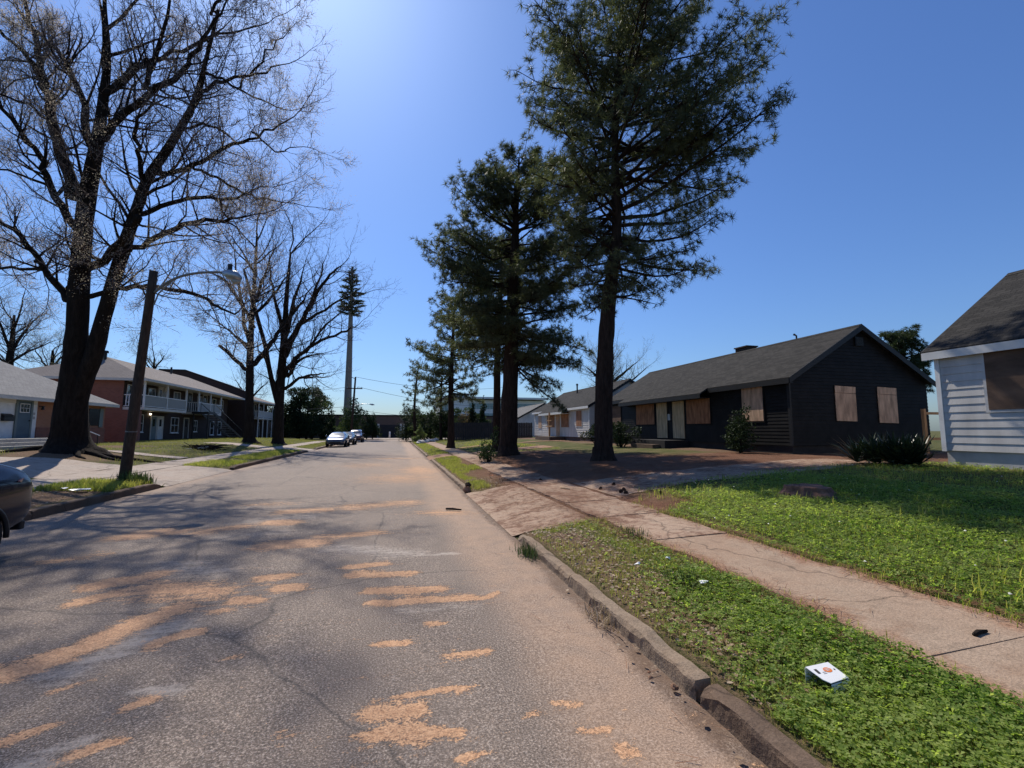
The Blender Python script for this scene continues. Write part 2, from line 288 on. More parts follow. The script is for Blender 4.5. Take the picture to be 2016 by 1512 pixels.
# ------------------------------------------------------------------ mesh helpers
class MB:
    def __init__(s): s.v = []; s.f = []
    def quad(s, *pts): n = len(s.v); s.v += [tuple(map(float, p)) for p in pts]; s.f.append(tuple(range(n, n+len(pts)))); return s
    def box(s, lo, hi):
        x0, y0, z0 = lo; x1, y1, z1 = hi; n = len(s.v)
        s.v += [(x0, y0, z0), (x1, y0, z0), (x1, y1, z0), (x0, y1, z0), (x0, y0, z1), (x1, y0, z1), (x1, y1, z1), (x0, y1, z1)]
        s.f += [tuple(n+i for i in q) for q in ((3, 2, 1, 0), (4, 5, 6, 7), (0, 1, 5, 4), (1, 2, 6, 5), (2, 3, 7, 6), (3, 0, 4, 7))]; return s
    def bar(s, a, b, wd, ht, upv=(0, 0, 1)):
        a = np.array(a, float); b = np.array(b, float); d = b-a; d /= np.linalg.norm(d)+1e-9
        sd = np.cross(d, upv); sd /= np.linalg.norm(sd)+1e-9; uu = np.cross(sd, d); n = len(s.v)
        for p in (a, b):
            for i, j in ((-1, -1), (1, -1), (1, 1), (-1, 1)): s.v.append(tuple(p+sd*i*wd/2+uu*j*ht/2))
        s.f += [tuple(n+i for i in q) for q in ((0, 1, 2, 3), (7, 6, 5, 4), (0, 4, 5, 1), (1, 5, 6, 2), (2, 6, 7, 3), (3, 7, 4, 0))]; return s
    def prism(s, poly, vec):
        n = len(s.v); k = len(poly); v = np.array(vec, float); s.v += [tuple(map(float, p)) for p in poly]; s.v += [tuple(np.array(p, float)+v) for p in poly]
        s.f.append(tuple(range(n, n+k))[::-1]); s.f.append(tuple(range(n+k, n+2*k)))
        for i in range(k): j = (i+1) % k; s.f.append((n+i, n+j, n+k+j, n+k+i))
        return s
    def tube(s, pts, rad, n=6, cap=True, lump=0., seed=0):
        pts = [np.array(p, float) for p in pts]; k = len(pts); b0 = len(s.v); pv = None
        for i, p in enumerate(pts):
            d = pts[min(i+1, k-1)]-pts[max(i-1, 0)]; d = d/(np.linalg.norm(d)+1e-9)
            if pv is None: pv = np.cross(d, (0.31, .95, .11)) if abs(d[1]) < .9 else np.cross(d, (1, 0, 0))
            sd = pv-d*np.dot(pv, d); sd /= np.linalg.norm(sd)+1e-9; pv = sd; uu = np.cross(d, sd)
            for j in range(n):
                a = 2*math.pi*j/n; r = rad[i]
                if lump: r *= 1+lump*(vnoise(j*1.7+seed, i*.8+seed)-.5)*2
                s.v.append(tuple(p+(sd*math.cos(a)+uu*math.sin(a))*r))
        for i in range(k-1):
            for j in range(n):
                j2 = (j+1) % n; s.f.append((b0+i*n+j, b0+i*n+j2, b0+(i+1)*n+j2, b0+(i+1)*n+j))
        if cap: s.f.append(tuple(range(b0, b0+n))[::-1]); s.f.append(tuple(range(b0+(k-1)*n, b0+k*n)))
        return s
    def mesh(s, name): me = bpy.data.meshes.new(name); me.from_pydata(s.v, [], s.f); me.update(); return me
def setm(o, m):
    o.data.materials.clear(); o.data.materials.append(M[m] if isinstance(m, str) else m)
def obj(name, mb, m, parent=None, local=False, smooth=False, bevel=0):
    me = mb.mesh(name) if isinstance(mb, MB) else mb
    o = bpy.data.objects.new(name, me); COL.objects.link(o)
    if m and not me.materials: me.materials.append(M[m] if isinstance(m, str) else m)
    if smooth: me.polygons.foreach_set('use_smooth', [True]*len(me.polygons))
    if parent is not None:
        o.parent = parent
        if not local and parent.type == 'EMPTY': o.location = -Vector(parent.location)
    if bevel:
        bv = o.modifiers.new('bevel', 'BEVEL'); bv.width = bevel; bv.segments = 2; bv.limit_method = 'ANGLE'
    return o
def tag(o, label=None, cat=None, group=None, kind=None):
    if label: o['label'] = label
    if cat: o['category'] = cat
    if group: o['group'] = group
    if kind: o['kind'] = kind
    return o
def thing(name, label, cat, loc=(0, 0, 0), group=None, rz=0):
    o = bpy.data.objects.new(name, None); COL.objects.link(o); o.location = tuple(float(x) for x in loc); o.rotation_euler = (0, 0, rz)
    o.empty_display_size = .2; return tag(o, label, cat, group)
def npmesh(name, v, f):
    """v (n,3) float, f (m,k) int - all faces with k corners"""
    me = bpy.data.meshes.new(name); v = np.asarray(v, np.float32); f = np.asarray(f, np.int32); k = f.shape[1]
    me.vertices.add(len(v)); me.vertices.foreach_set('co', v.ravel())
    me.loops.add(f.size); me.loops.foreach_set('vertex_index', f.ravel())
    me.polygons.add(len(f)); me.polygons.foreach_set('loop_start', np.arange(0, f.size, k, dtype=np.int32))
    me.update(calc_edges=True); return me
def pattr(me, name, arr):
    a = me.attributes.new(name, 'FLOAT', 'POINT'); a.data.foreach_set('value', np.asarray(arr, np.float32).ravel())
def gridmesh(name, xs, ys, zf, attrs=None):
    X, Y = np.meshgrid(xs, ys); Z = zf(X, Y); nx = len(xs); ny = len(ys)
    i = (np.arange(ny-1)[:, None]*nx+np.arange(nx-1)[None]).ravel()
    me = npmesh(name, np.stack([X, Y, Z], -1).reshape(-1, 3), np.stack([i, i+1, i+nx+1, i+nx], -1))
    for k, fn in (attrs or {}).items(): pattr(me, k, fn(X, Y))
    return me
def rotz_np(v, a): c, s = np.cos(a), np.sin(a); return np.stack([v[..., 0]*c-v[..., 1]*s, v[..., 0]*s+v[..., 1]*c, v[..., 2]], -1)
def rand_rot(n):
    q = rng.normal(size=(n, 4)); q /= np.linalg.norm(q, axis=1)[:, None]; w_, x, y, z = q.T
    return np.stack([1-2*(y*y+z*z), 2*(x*y-z*w_), 2*(x*z+y*w_), 2*(x*y+z*w_), 1-2*(x*x+z*z), 2*(y*z-x*w_), 2*(x*z-y*w_), 2*(y*z+x*w_), 1-2*(x*x+y*y)], -1).reshape(n, 3, 3)
def scatter(name, tv, tf, P, rot, scale):
    """copy a small template (tv, tf) to every point P with its rotation and scale, as one mesh"""
    n = len(P); k = len(tv); tv = np.asarray(tv, float); tf = np.asarray(tf, int)
    v = np.einsum('nij,kj->nki', rot, tv)*np.asarray(scale).reshape(-1, 1, 1)+np.asarray(P)[:, None, :]
    f = tf[None]+(np.arange(n)*k)[:, None, None]
    return npmesh(name, v.reshape(-1, 3), f.reshape(-1, tf.shape[1]))
def zrot(n, tilt=.3):
    a = rng.uniform(0, 2*np.pi, n); c, s = np.cos(a), np.sin(a); z = np.zeros(n); o1 = np.ones(n)
    Rz = np.stack([c, -s, z, s, c, z, z, z, o1], -1).reshape(n, 3, 3)
    b_ = rng.normal(0, tilt, n); c, s = np.cos(b_), np.sin(b_); Rx = np.stack([o1, z, z, z, c, -s, z, s, c], -1).reshape(n, 3, 3)
    return Rz@Rx

# ------------------------------------------------------------------ terrain
XR, XL = 1.78, -6.4
GAP_R = [(6.9, 11.9), (25.2, 28.4)]; GAP_L = [(15.3, 20.9), (37.5, 40.8)]
def gapw(y, gaps):
    y = np.asarray(y, float); s = np.zeros_like(y)
    for a, b_ in gaps: s = np.maximum(s, sstep(a-.55, a+.1, y)*(1-sstep(b_-.1, b_+.55, y)))
    return s
def ground_h(x, y):
    x = np.asarray(x, float); y = np.asarray(y, float)
    zr = np.interp(x, [1.9, 3.1, 4.5, 6, 8, 11, 14, 60], [.085, .18, .225, .40, .55, .71, .78, .8])
    zr = zr-gapw(y, GAP_R)*np.interp(x, [1.9, 3.0], [.075, 0.])
    zl = np.interp(-x, [6.52, 8.2, 9.6, 11, 12.6, 16, 60], [.125, .20, .25, .42, .62, .68, .7])
    zl = zl-gapw(y, GAP_L)*np.interp(-x, [6.52, 8.1], [.11, 0.])
    far = 1-sstep(58, 74, y)*.95
    n_ = (fbm(x*.45, y*.45, 3)-.5)*.10*sstep(4.6, 7.5, np.where(x > 0, x, -x-5))+(fbm(x*2.2, y*2.2, 9, 3)-.5)*.03
    pave = ((x > 3.0) & (x < 4.6)) | ((x < -8.1) & (x > -9.7))
    n_ = np.where(pave, -.012, n_)
    mound = .16*np.exp(-((x-6.3)**2+(y-13.9)**2)/1.2)+.14*np.exp(-((x-5.0)**2+(y-21.4)**2)/1.8)+.18*np.exp(-((x+13.3)**2+(y-22.6)**2)/2.5)
    z = np.where(x > 0, zr, zl)*far+n_*far+mound
    return np.where((x < XR+.02) & (x > XL-.02), -.08, np.where((x < XR+.14) & (x > XL-.14), -.03, z))
def gh(x, y): return float(ground_h(np.array([x]), np.array([y]))[0])
def needle_mask(x, y):
    m_ = np.exp(-(((x-6.6)/4.2)**2+((y-14.2)/4.0)**2)*.9)*1.25+np.exp(-(((x-5.5)/3.2)**2+((y-21.5)/3.5)**2))
    m_ = np.maximum(m_, .75*np.exp(-((x-4.0)/2.4)**2)*sstep(6.3, 7.5, y)*(1-sstep(12.5, 14.5, y)))
    m_ = np.maximum(m_, .9*sstep(8.5, 9.8, y)*(1-sstep(14, 17, y))*sstep(4.4, 5.5, x)*(1-sstep(18, 22, x)))
    for k in (3.05, 4.55): m_ = np.maximum(m_, .62*np.exp(-((x-k)/.09)**2)*(vnoise(y*1.3, y*0+k, 4) > .35))
    return m_*(.75+.5*fbm(x*.8, y*.8, 21))
def bare_mask(x, y):
    m_ = .9*np.exp(-((x+7.3)/.75)**2)*(1-sstep(13.3, 14.3, y))+.55*sstep(10, 12, y)*(1-sstep(24, 26, y))*sstep(1.9, 2.5, x)*(1-sstep(3, 4, x))*(fbm(x*1.2, y*1.2, 31) > .5)
    m_ = np.maximum(m_, .75*np.exp(-((x+12.6)/2.6)**2-((y-22)/3.4)**2))
    m_ = np.maximum(m_, .6*(np.exp(-((x-1.98)/.12)**2)+np.exp(-((x+6.6)/.12)**2)))
    m_ = np.maximum(m_, .8*np.exp(-((x+15.5)/2.5)**2-((y-31)/2.5)**2))
    m_ = np.maximum(m_, .95*np.exp(-((x-2.3)/.42)**2)*sstep(2.2, 3.2, y)*(1-sstep(6., 7., y)))
    m_ = np.maximum(m_, .85*np.exp(-((x-13.1)/1.2)**2)*sstep(9, 11, y))
    return m_*(.7+.6*fbm(x*1.1, y*1.1, 41))
xs = np.unique(np.round(np.concatenate([np.linspace(-900, -60, 22), np.linspace(-60, -24, 20), np.arange(-24, -9.8, .35), np.arange(-9.8, XL-.16, .12), [XL-.141, XL-.139, XL-.021, XL-.019, -4, 0, XR+.019, XR+.021, XR+.139, XR+.141],
     np.arange(XR+.2, 5.2, .08), np.arange(5.2, 16, .2), np.arange(16, 30, 1.), np.linspace(30, 900, 24)]), 4))
ys = np.unique(np.round(np.concatenate([np.linspace(-40, -4, 12), np.arange(-3, 9, .14), np.arange(9, 32, .22), np.arange(32, 80, 1.), np.linspace(80, 1500, 24)]), 4))
g = obj('ground', gridmesh('ground', xs, ys, ground_h, {'needle': needle_mask, 'bare': bare_mask}), 'soil', smooth=True); tag(g, kind='structure')

# ------------------------------------------------------------------ the street
# clay smears on the near lane: (x0, y0, x1, y1, thickness) read off the photograph and laid on the road plane
MUDPX = [(74, 1314, 343, 1205, 22, .95), (195, 1157, 305, 1136, 14, .9), (162, 1190, 229, 1171, 12, .8), (305, 1276, 381, 1248, 10, .9), (238, 1405, 295, 1383, 12, .8), (148, 1490, 233, 1467, 16, .85), (0, 1476, 95, 1438, 14, .8), (-20, 1333, 22, 1336, 22, .9), (110, 1367, 148, 1357, 8, .8),
    (290, 1162, 414, 1171, 26, .62), (548, 1162, 581, 1160, 12, 1.), (519, 1143, 557, 1138, 12, .8), (476, 1186, 500, 1186, 12, .9), (538, 1076, 614, 1071, 14, .85), (257, 1057, 338, 1048, 12, .8), (538, 1031, 567, 1031, 8, .9), (700, 1133, 800, 1131, 10, .85), (690, 1119, 757, 1110, 8, .8), (733, 1167, 857, 1160, 12, .95), (743, 1190, 924, 1176, 12, .9),
    (743, 1271, 805, 1269, 8, .9), (895, 1290, 957, 1281, 14, .75), (795, 1376, 910, 1357, 10, .85), (735, 1407, 822, 1407, 24, 1.), (730, 1452, 822, 1448, 30, 1.), (856, 1448, 918, 1445, 15, 1.), (890, 1500, 943, 1486, 10, .9), (838, 1233, 857, 1233, 8, .9), (1090, 1382, 1131, 1386, 12, .8), (1147, 1438, 1191, 1438, 14, .95), (1220, 1475, 1244, 1471, 12, .9), (1050, 1406, 1060, 1410, 12, .7),
    (945, 1179, 977, 1165, 6, .8), (640, 1060, 740, 1050, 10, .6), (560, 1010, 640, 1005, 8, .6), (700, 1000, 800, 990, 12, .5), (400, 1050, 470, 1040, 10, .6), (90, 1110, 200, 1095, 10, .5), (420, 1210, 445, 1205, 10, .7), (450, 1300, 470, 1297, 6, .7), (560, 1450, 580, 1448, 6, .6)]
PALEPX = [(143, 1324, 333, 1243, 44, .62), (262, 1371, 352, 1371, 14, .68), (60, 1500, 210, 1450, 16, .6), (0, 1540, 130, 1500, 20, .6), (667, 1081, 800, 1090, 22, .6), (819, 1093, 890, 1090, 5, .8), (330, 1120, 420, 1130, 30, .5), (500, 1030, 600, 1020, 16, .5), (900, 1175, 980, 1160, 10, .5), (450, 1060, 560, 1050, 16, .42), (790, 1205, 930, 1195, 14, .5)]
def smear(x, y, lst, wob):
    m_ = np.zeros_like(x); sel = (y > 1) & (y < 12); X, Y = x[sel], y[sel]; out = np.zeros_like(X)
    X2 = X+(fbm(X*5, Y*5, 71)-.5)*wob; Y2 = Y+(fbm(X*6, Y*6, 72)-.5)*wob*.6
    for x0, y0, x1, y1, th, s in lst:
        p, q = PG(x0, y0), PG(x1, y1); dd = (p[1]+q[1])/2; r_ = max(.035, th*.5*dd*dd/(FPX*CAM_H)); vx, vy = q[0]-p[0], q[1]-p[1]; L2 = vx*vx+vy*vy+1e-9
        t_ = np.clip(((X2-p[0])*vx+(Y2-p[1])*vy)/L2, 0, 1); d2 = (X2-p[0]-t_*vx)**2+(Y2-p[1]-t_*vy)**2
        out = np.maximum(out, s*np.exp(-.75*d2/r_**2))
    m_[sel] = out; return m_
MUD = [(.2, 16, 1.5, 1.8, .42), (.9, 19, .9, 2.4, .5), (-1.4, 22, 1.4, 2, .34), (0, 27, 1.4, .6, .55), (.9, 9.2, .6, .35, .5), (-2.6, 11, .8, .3, .4)]
def mud_mask(x, y):
    m_ = smear(x, y, MUDPX, .16)
    for cx, cy, a, b_, s in MUD: m_ = np.maximum(m_, s*np.exp(-(((x-cx)/a)**2+((y-cy)/b_)**2)*.8))
    return m_*.95
def dust_mask(x, y):
    e = 1.05+.22*(fbm(y*.5, y*0, 5)-.5)*2-.02*np.clip(y, 0, 12)
    m_ = sstep(e-.45, e+.25, x)*.92
    m_ = np.maximum(m_, sstep(XL+.9, XL+.05, x)*.55)
    m_ = np.maximum(m_, .42*np.exp(-((x-.2)/1.6)**2)*sstep(10, 17, y)*(1-sstep(26, 36, y)))
    m_ = np.maximum(m_, .75*sstep(.4, 1.3, x)*sstep(6, 9, y)*(1-sstep(28, 34, y)))
    return m_+.12*sstep(5, 30, y)
def pale_mask(x, y): return smear(x, y, PALEPX, .3)
rys = np.unique(np.round(np.concatenate([np.arange(-12, 1.6, .8), np.arange(1.6, 8.5, .04), np.arange(8.5, 14, .1), np.arange(14, 40, .5), np.arange(40, 73, 3.), [73.]]), 4))
rxs = np.concatenate([np.arange(XL, XR, .065), [XR]])
rd = obj('road', gridmesh('road', rxs, rys, lambda x, y: .04*(1-((x-(XL+XR)/2)/4.1)**2)-.018+0*y+.008*(fbm(x*.7, y*.7, 77)-.5), {'mud': mud_mask, 'dust': dust_mask, 'pale': pale_mask, 'gut': lambda x, y: .8*sstep(1.45, 1.74, x+.16*(fbm(y*1.7, y*0, 91)-.5))+.5*sstep(XL+.3, XL, x)}), 'asphalt', smooth=True); tag(rd, kind='structure')
z0 = lambda x, y: 0*x
xr = obj('cross_street', gridmesh('cross_street', np.linspace(-70, 90, 60), np.linspace(72.6, 80.5, 6), lambda x, y: .012+0*x, {'mud': z0, 'dust': lambda x, y: .6+0*x, 'pale': lambda x, y: .45+0*x, 'gut': z0}), 'asphalt'); tag(xr, kind='structure')
yard = obj('loading_yard', gridmesh('loading_yard', np.linspace(-8, 14, 12), np.linspace(80.9, 97, 6), lambda x, y: .06+0*x), 'walk_left'); tag(yard, kind='structure')

def kerb(name, label, xa, xb, spans, face):
    root = thing(name, None, None, (xa, spans[0][0], 0)); root['kind'] = 'structure'; k = 0
    for a, b_, mt in spans:
        n = max(1, round((b_-a)/2.4)); e = np.linspace(a, b_, n+1)
        for i in range(n):
            y0, y1 = e[i]+.008, e[i+1]-.008; k += 1
            rows = []; ny = 44 if y0 < 8 else (14 if y0 < 16 else 5)
            dz = rng.normal(0, .003); dx = rng.normal(0, .003); tl = rng.normal(0, .008)
            if name == 'kerb' and abs((a+b_)/2-1.) < 1.5: dz -= .012; dx += .03; tl += .01
            for y in np.linspace(y0, y1, ny):
                gz = min(gh(xb+face*.08, y), .14); top = max(.05, gz)+.014+dz+(fbm(y*4, k, 3)-.5)*.035
                if abs(y-y0) < .02 or abs(y-y1) < .02: top -= .012*rng.random()
                ch = .016+.05*max(0, fbm(y*3, k*7, 8)-.45)*2
                nn = lambda s: (fbm(y*9, k+s*3.1, 15)-.5)*.03
                prof = [(xa-face*.02, -.14), (xa+nn(1), .0), (xa+nn(2), top-ch*1.4), (xa+face*(ch*.5)+nn(3), top-ch*.4), (xa+face*ch*1.5, top+nn(4)*.5), (xb, top+nn(5)*.5+tl), (xb+face*.01, -.14)]
                rows.append([(px+dx*(1 if pz > -.1 else 0), y, pz) for px, pz in prof])
            mb = MB(); P_ = len(rows[0]); mb.v = [p for r_ in rows for p in r_]
            for r_ in range(len(rows)-1):
                for c_ in range(P_-1):
                    q = (r_*P_+c_, r_*P_+c_+1, (r_+1)*P_+c_+1, (r_+1)*P_+c_); mb.f.append(q if face < 0 else q[::-1])
            mb.f.append(tuple(range(P_))); mb.f.append(tuple(range((len(rows)-1)*P_, len(rows)*P_))[::-1])
            obj('kerb_stone', mb, mt, root)
kerb('kerb', 'x', XR, XR+.115, [(-4, 2.52, 'kerb_old'), (2.56, 6.75, 'kerb'), (12.1, 25, 'kerb'), (28.6, 60, 'kerb')], 1)
kerb('kerb', 'x', XL, XL-.15, [(1, 15.1, 'kerb_old'), (21.1, 37.3, 'kerb_old'), (41, 70, 'kerb')], -1)
def slabs(name, x0, x1, y0, y1, L, m_near, m2=None, m2span=None, lift=.014, skip=()):
    root = thing(name, None, None, ((x0+x1)/2, y0, .2)); root['kind'] = 'structure'
    y = y0
    while y < y1-.1:
        e = min(y1, y+L*(.96+.08*rng.random())); yc = (y+e)/2
        if not any(a < yc < b_ for a, b_ in skip):
            nx = 9 if yc < 12 else 4; ny = 9 if yc < 12 else 4
            tx, ty, dz = rng.normal(0, .004), rng.normal(0, .004), rng.normal(0, .003)
            sx = np.linspace(x0+rng.normal(0, .012), x1+rng.normal(0, .012), nx); sy = np.linspace(y+.003, e-.003, ny)
            X, Y = np.meshgrid(sx, sy)
            X = X+(fbm(Y*3, X*2, 55)-.5)*.22*(np.abs(X-(x0+x1)/2) > (x1-x0)*.45)
            Z = ground_h(np.clip(X, min(x0, x1)+.02, max(x0, x1)-.02), Y)+.012+lift+dz+tx*(X-(x0+x1)/2)+ty*(Y-yc)
            i = (np.arange(ny-1)[:, None]*nx+np.arange(nx-1)[None]).ravel(); top = np.stack([X, Y, Z], -1).reshape(-1, 3)
            edge = np.concatenate([np.arange(nx), np.arange(1, ny)*nx+nx-1, (ny-1)*nx+np.arange(nx-2, -1, -1), np.arange(ny-2, 0, -1)*nx])
            lo = top[edge]-[0, 0, .09]; v = np.concatenate([top, lo]); k = len(edge); b0 = len(top)
            sf = np.stack([edge, b0+np.arange(k), b0+(np.arange(k)+1) % k, np.roll(edge, -1)], -1)
            me = npmesh('slab', v, np.concatenate([np.stack([i, i+1, i+nx+1, i+nx], -1), sf]))
            me.polygons.foreach_set('use_smooth', [False]*len(me.polygons))
            obj('slab', me, m2 if m2 and m2span[0] < yc < m2span[1] else m_near, root)
        y = e
    return root
slabs('sidewalk', 3.18, 4.34, -2.4, 62, 1.55, 'walk', 'walk_straw', (5.6, 24))
slabs('sidewalk', -9.6, -8.25, 2, 70, 1.5, 'walk_left')
def sheet(name, x0, x1, y0, y1, m, nx=14, ny=14, lift=.02, wob=.12):
    xs_ = np.linspace(x0, x1, nx); ys_ = np.linspace(y0, y1, ny); X, Y = np.meshgrid(xs_, ys_)
    ed = (np.abs(Y-(y0+y1)/2) > (y1-y0)*.45)
    Y = Y+ed*(fbm(X*1.4, Y, 61)-.5)*wob*2
    Z = np.maximum(ground_h(np.clip(X, None, 99), Y), .0)+lift; Z = np.where((X < XR+.03) & (X > XL-.03), -.010, Z)
    i = (np.arange(ny-1)[:, None]*nx+np.arange(nx-1)[None]).ravel()
    o = obj(name, npmesh(name, np.stack([X, Y, Z], -1).reshape(-1, 3), np.stack([i, i+1, i+nx+1, i+nx], -1)), m, smooth=True); return tag(o, kind='structure')
sheet('driveway', XR-.03, 3.1, 6.95, 11.9, 'walk_straw', 12, 30, .012, .35)
sheet('driveway', 4.48, 12.6, 8.9, 11.3, 'walk_straw', 24, 12, .012, .3)
sheet('driveway', XR-.03, 3.06, 25.2, 28.4, 'walk', 8, 10); sheet('driveway', 4.48, 9, 25.6, 28, 'walk', 12, 8)
sheet('driveway', -8.2, XL+.03, 15.3, 20.9, 'walk_left', 8, 12); sheet('driveway', -15.5, -9.66, 15.8, 20.3, 'walk_left', 14, 12, .016, .25)
sheet('driveway', -8.2, XL+.03, 37.5, 40.8, 'walk_left', 8, 8); sheet('driveway', -14, -9.66, 37.9, 40.4, 'walk_left', 8, 8)
sheet('garden_path', -18.3, -9.7, 24.4, 25.5, 'walk_left', 20, 6, .03, .06)
sheet('garden_path', 4.5, 13, 34, 35.2, 'walk', 20, 6, .03, .06)

# ------------------------------------------------------------------ grass, clover, straw (nobody could count it)
def pts_in(x0, x1, y0, y1, n, keep):
    x = rng.uniform(x0, x1, n); y = rng.uniform(y0, y1, n); k = rng.random(n) < keep(x, y); x, y = x[k], y[k]
    return np.stack([x, y, ground_h(x, y)], -1)
def offwalk(x, y):
    e = .06*(fbm(y*2.5, x*0, 13)-.5)*2
    a = ((x > XR+.17) & (x < 3.13+e)) | (x > 4.40+e)
    a &= ~((y > 7.0) & (y < 11.85) & (x < 4.5))
    a &= ~((y > 25.3) & (y < 28.3))
    return a
# clover: three rounded leaflets on a thin stalk
lf = []; lt = []
for k in range(3):
    a = k*2*math.pi/3; c, s = math.cos(a), math.sin(a); n0 = len(lf)
    for (u, v_, z_) in ((0, 0, 0), (.72, -.46, .14), (1.05, 0, .03), (.72, .46, .14)): lf.append((u*c-v_*s, u*s+v_*c, z_))
    lt += [(n0, n0+1, n0+2), (n0, n0+2, n0+3)]
def clover_keep(x, y):
    n_ = fbm(x*1.1, y*1.1, 17); lush = np.where(x < 3.2, sstep(4.6, 2.2, y+(x-2.4)*-1.5)*1.1+.05, .9*(1-sstep(7.6, 9.2, y+(n_-.5)*2)))
    lush = np.where((x < 2.35) & (y > 2.2), lush*.45, lush)
    return np.clip(lush*(.35+1.1*n_), 0, 1)*offwalk(x, y)*(needle_mask(x, y) < .55)
P = pts_in(XR+.1, 3.2, .6, 6.9, 36000, clover_keep); P2 = pts_in(4.35, 9, .3, 9.2, 76000, clover_keep); P3 = pts_in(9, 14, 1, 9.5, 11000, clover_keep)
P = np.concatenate([P, P2, P3]); n = len(P); P[:, 2] += rng.uniform(.015, .085, n)*(.5+.9*fbm(P[:, 0]*1.5, P[:, 1]*1.5, 19))
d = np.hypot(P[:, 0], P[:, 1])
o = obj('clover', scatter('clover', lf, lt, P, zrot(n, .5), rng.uniform(.011, .021, n)*(1+.035*d)), 'clover'); tag(o, 'low green clover covering the lawn and verge beside the pavement', 'clover', kind='stuff')
P = pts_in(4.5, 11, .6, 9, 110, lambda x, y: offwalk(x, y)*.7); P[:, 2] += rng.uniform(.08, .16, len(P)); o = obj('clover_flowers', scatter('clover_flowers', [(-1, -.5, 0), (1, -.6, .2), (.1, 1, .1), (0, 0, 1.)], [(0, 1, 3), (1, 2, 3), (2, 0, 3)], P, zrot(len(P), .4), rng.uniform(.008, .016, len(P))), 'flower'); tag(o, 'tiny white clover flowers dotted over the right lawn', 'flowers', kind='stuff')
# grass blades: bent two-piece blades in tufts
bl = [(-.04, 0, 0), (.04, 0, 0), (.03, .12, .6), (-.03, .12, .6), (0, .38, 1.)]; bf = [(0, 1, 2), (0, 2, 3), (3, 2, 4)]
def blades(name, mt, label, specs):
    Ps = []; S = []
    for x0, x1, y0, y1, nt_, per, h, keep, spread in specs:
        T = pts_in(x0, x1, y0, y1, nt_, keep); q = np.repeat(T, per, 0); q[:, :2] += rng.normal(0, spread, (len(q), 2)); q[:, 2] = ground_h(q[:, 0], q[:, 1])
        ok = q[:, 2] > .02; q = q[ok]; q[:, 2] -= .008; Ps.append(q); S.append(h*rng.uniform(.5, 1.3, len(q)))
    q = np.concatenate(Ps); s = np.concatenate(S)
    o = obj(name, scatter(name, bl, bf, q, zrot(len(q), .35), s), mt); return tag(o, label, 'grass', kind='stuff')
kR = lambda x, y: offwalk(x, y)*np.clip(1.3*fbm(x*.9, y*.9, 23)-.1, 0, 1)*(needle_mask(x, y) < .6)
kS = lambda x, y: offwalk(x, y)*(fbm(x*1.6, y*1.6, 29) > .42)*np.where((x < 2.7) & (y > 2.4) & (y < 6.4), .45, 1.)*(needle_mask(x, y) < .5)
def offL(x, y): return ~(((x < -8.2) & (x > -9.65)) | ((y > 15.4) & (y < 20.8) & (x > -15.5)) | ((y > 37.6) & (y < 40.7)) | ((y > 24.2) & (y < 25.7)))
kL = lambda x, y: offL(x, y)*(fbm(x*.9, y*.9, 37) > .36)*(bare_mask(x, y) < .5)*(x < XL-.2)
blades('green_grass', 'grass', 'green grass growing through the clover on the verge and lawns', [
    (XR+.15, 3.15, .6, 7, 5200, 4, .05, kS, .03), (4.35, 13, .4, 9.5, 9000, 6, .085, kR, .045), (4.6, 11, .6, 9, 200, 10, .15, lambda x, y: offwalk(x, y)*(fbm(x*.7, y*.7, 83) > .5), .06), (3.12, 3.24, .8, 7, 260, 7, .07, lambda x, y: .7+0*x, .05), (4.3, 4.42, .8, 8, 300, 7, .08, lambda x, y: .7+0*x, .05), (2, 3.1, 12, 25, 3500, 8, .09, kS, .05), (-8.2, -6.6, 13.2, 15.2, 900, 9, .13, lambda x, y: 1+0*x, .05),
    (4.5, 9, 24, 60, 3500, 6, .11, lambda x, y: offwalk(x, y)*(fbm(x*.5, y*.5, 2) > .45), .09), (-8.2, -6.6, 21, 36, 2200, 8, .12, kL, .07), (2, 3.1, 28.5, 58, 1800, 6, .12, kS, .08)])
blades('winter_grass', 'drygrass', 'thin yellowish winter grass on the lawns before the brick buildings', [
    (XR+.15, 3.15, 1, 7, 3200, 7, .05, kS, .035), (-20, -9.6, 20, 60, 8000, 6, .12, kL, .12), (-20, -9.6, 6, 16, 3000, 6, .10, kL, .09), (-8.2, -6.6, 41, 66, 1200, 6, .12, kL, .1), (2, 3.1, 12, 25, 1600, 7, .09, kS, .05), (-12, -9.6, 42, 66, 1500, 6, .12, kL, .1)])
# pine straw and leaf litter
nd = [(-.5, -.012, 0), (.5, 0, .03), (-.5, .012, 0)]
P = np.concatenate([pts_in(2, 13, 5.5, 24, 110000, lambda x, y: np.clip(needle_mask(x, y)*1.3-.3, 0, 1)), pts_in(1.9, 4.6, 6.6, 12.2, 9000, lambda x, y: np.clip(fbm(x*1.3, y*1.3, 51)*2-.75, 0, 1)), pts_in(2.9, 4.8, 1, 9, 16000, lambda x, y: np.clip(np.exp(-((np.abs(x-3.78)-.66)/.2)**2)*.9*(fbm(x*.9, y*.9, 53) > .4), 0, 1)), pts_in(.9, 1.8, 2, 24, 700, lambda x, y: .5*sstep(1., 1.7, x))])
P[:, 2] = np.maximum(P[:, 2], 0)+rng.uniform(.004, .03, len(P)); wk = (P[:, 0] > 3.1) & (P[:, 0] < 4.45); P[wk, 2] += .025; dr = (P[:, 1] > 7) & (P[:, 1] < 11.9); P[dr, 2] += .02
P[P[:, 0] < XR+.16, 2] = .01
o = obj('pine_straw', scatter('pine_straw', nd, [(0, 1, 2)], P, zrot(len(P), .12), rng.uniform(.12, .24, len(P))), 'straw'); tag(o, 'rust brown pine straw littering the ground under the pines', 'pine straw', kind='stuff')
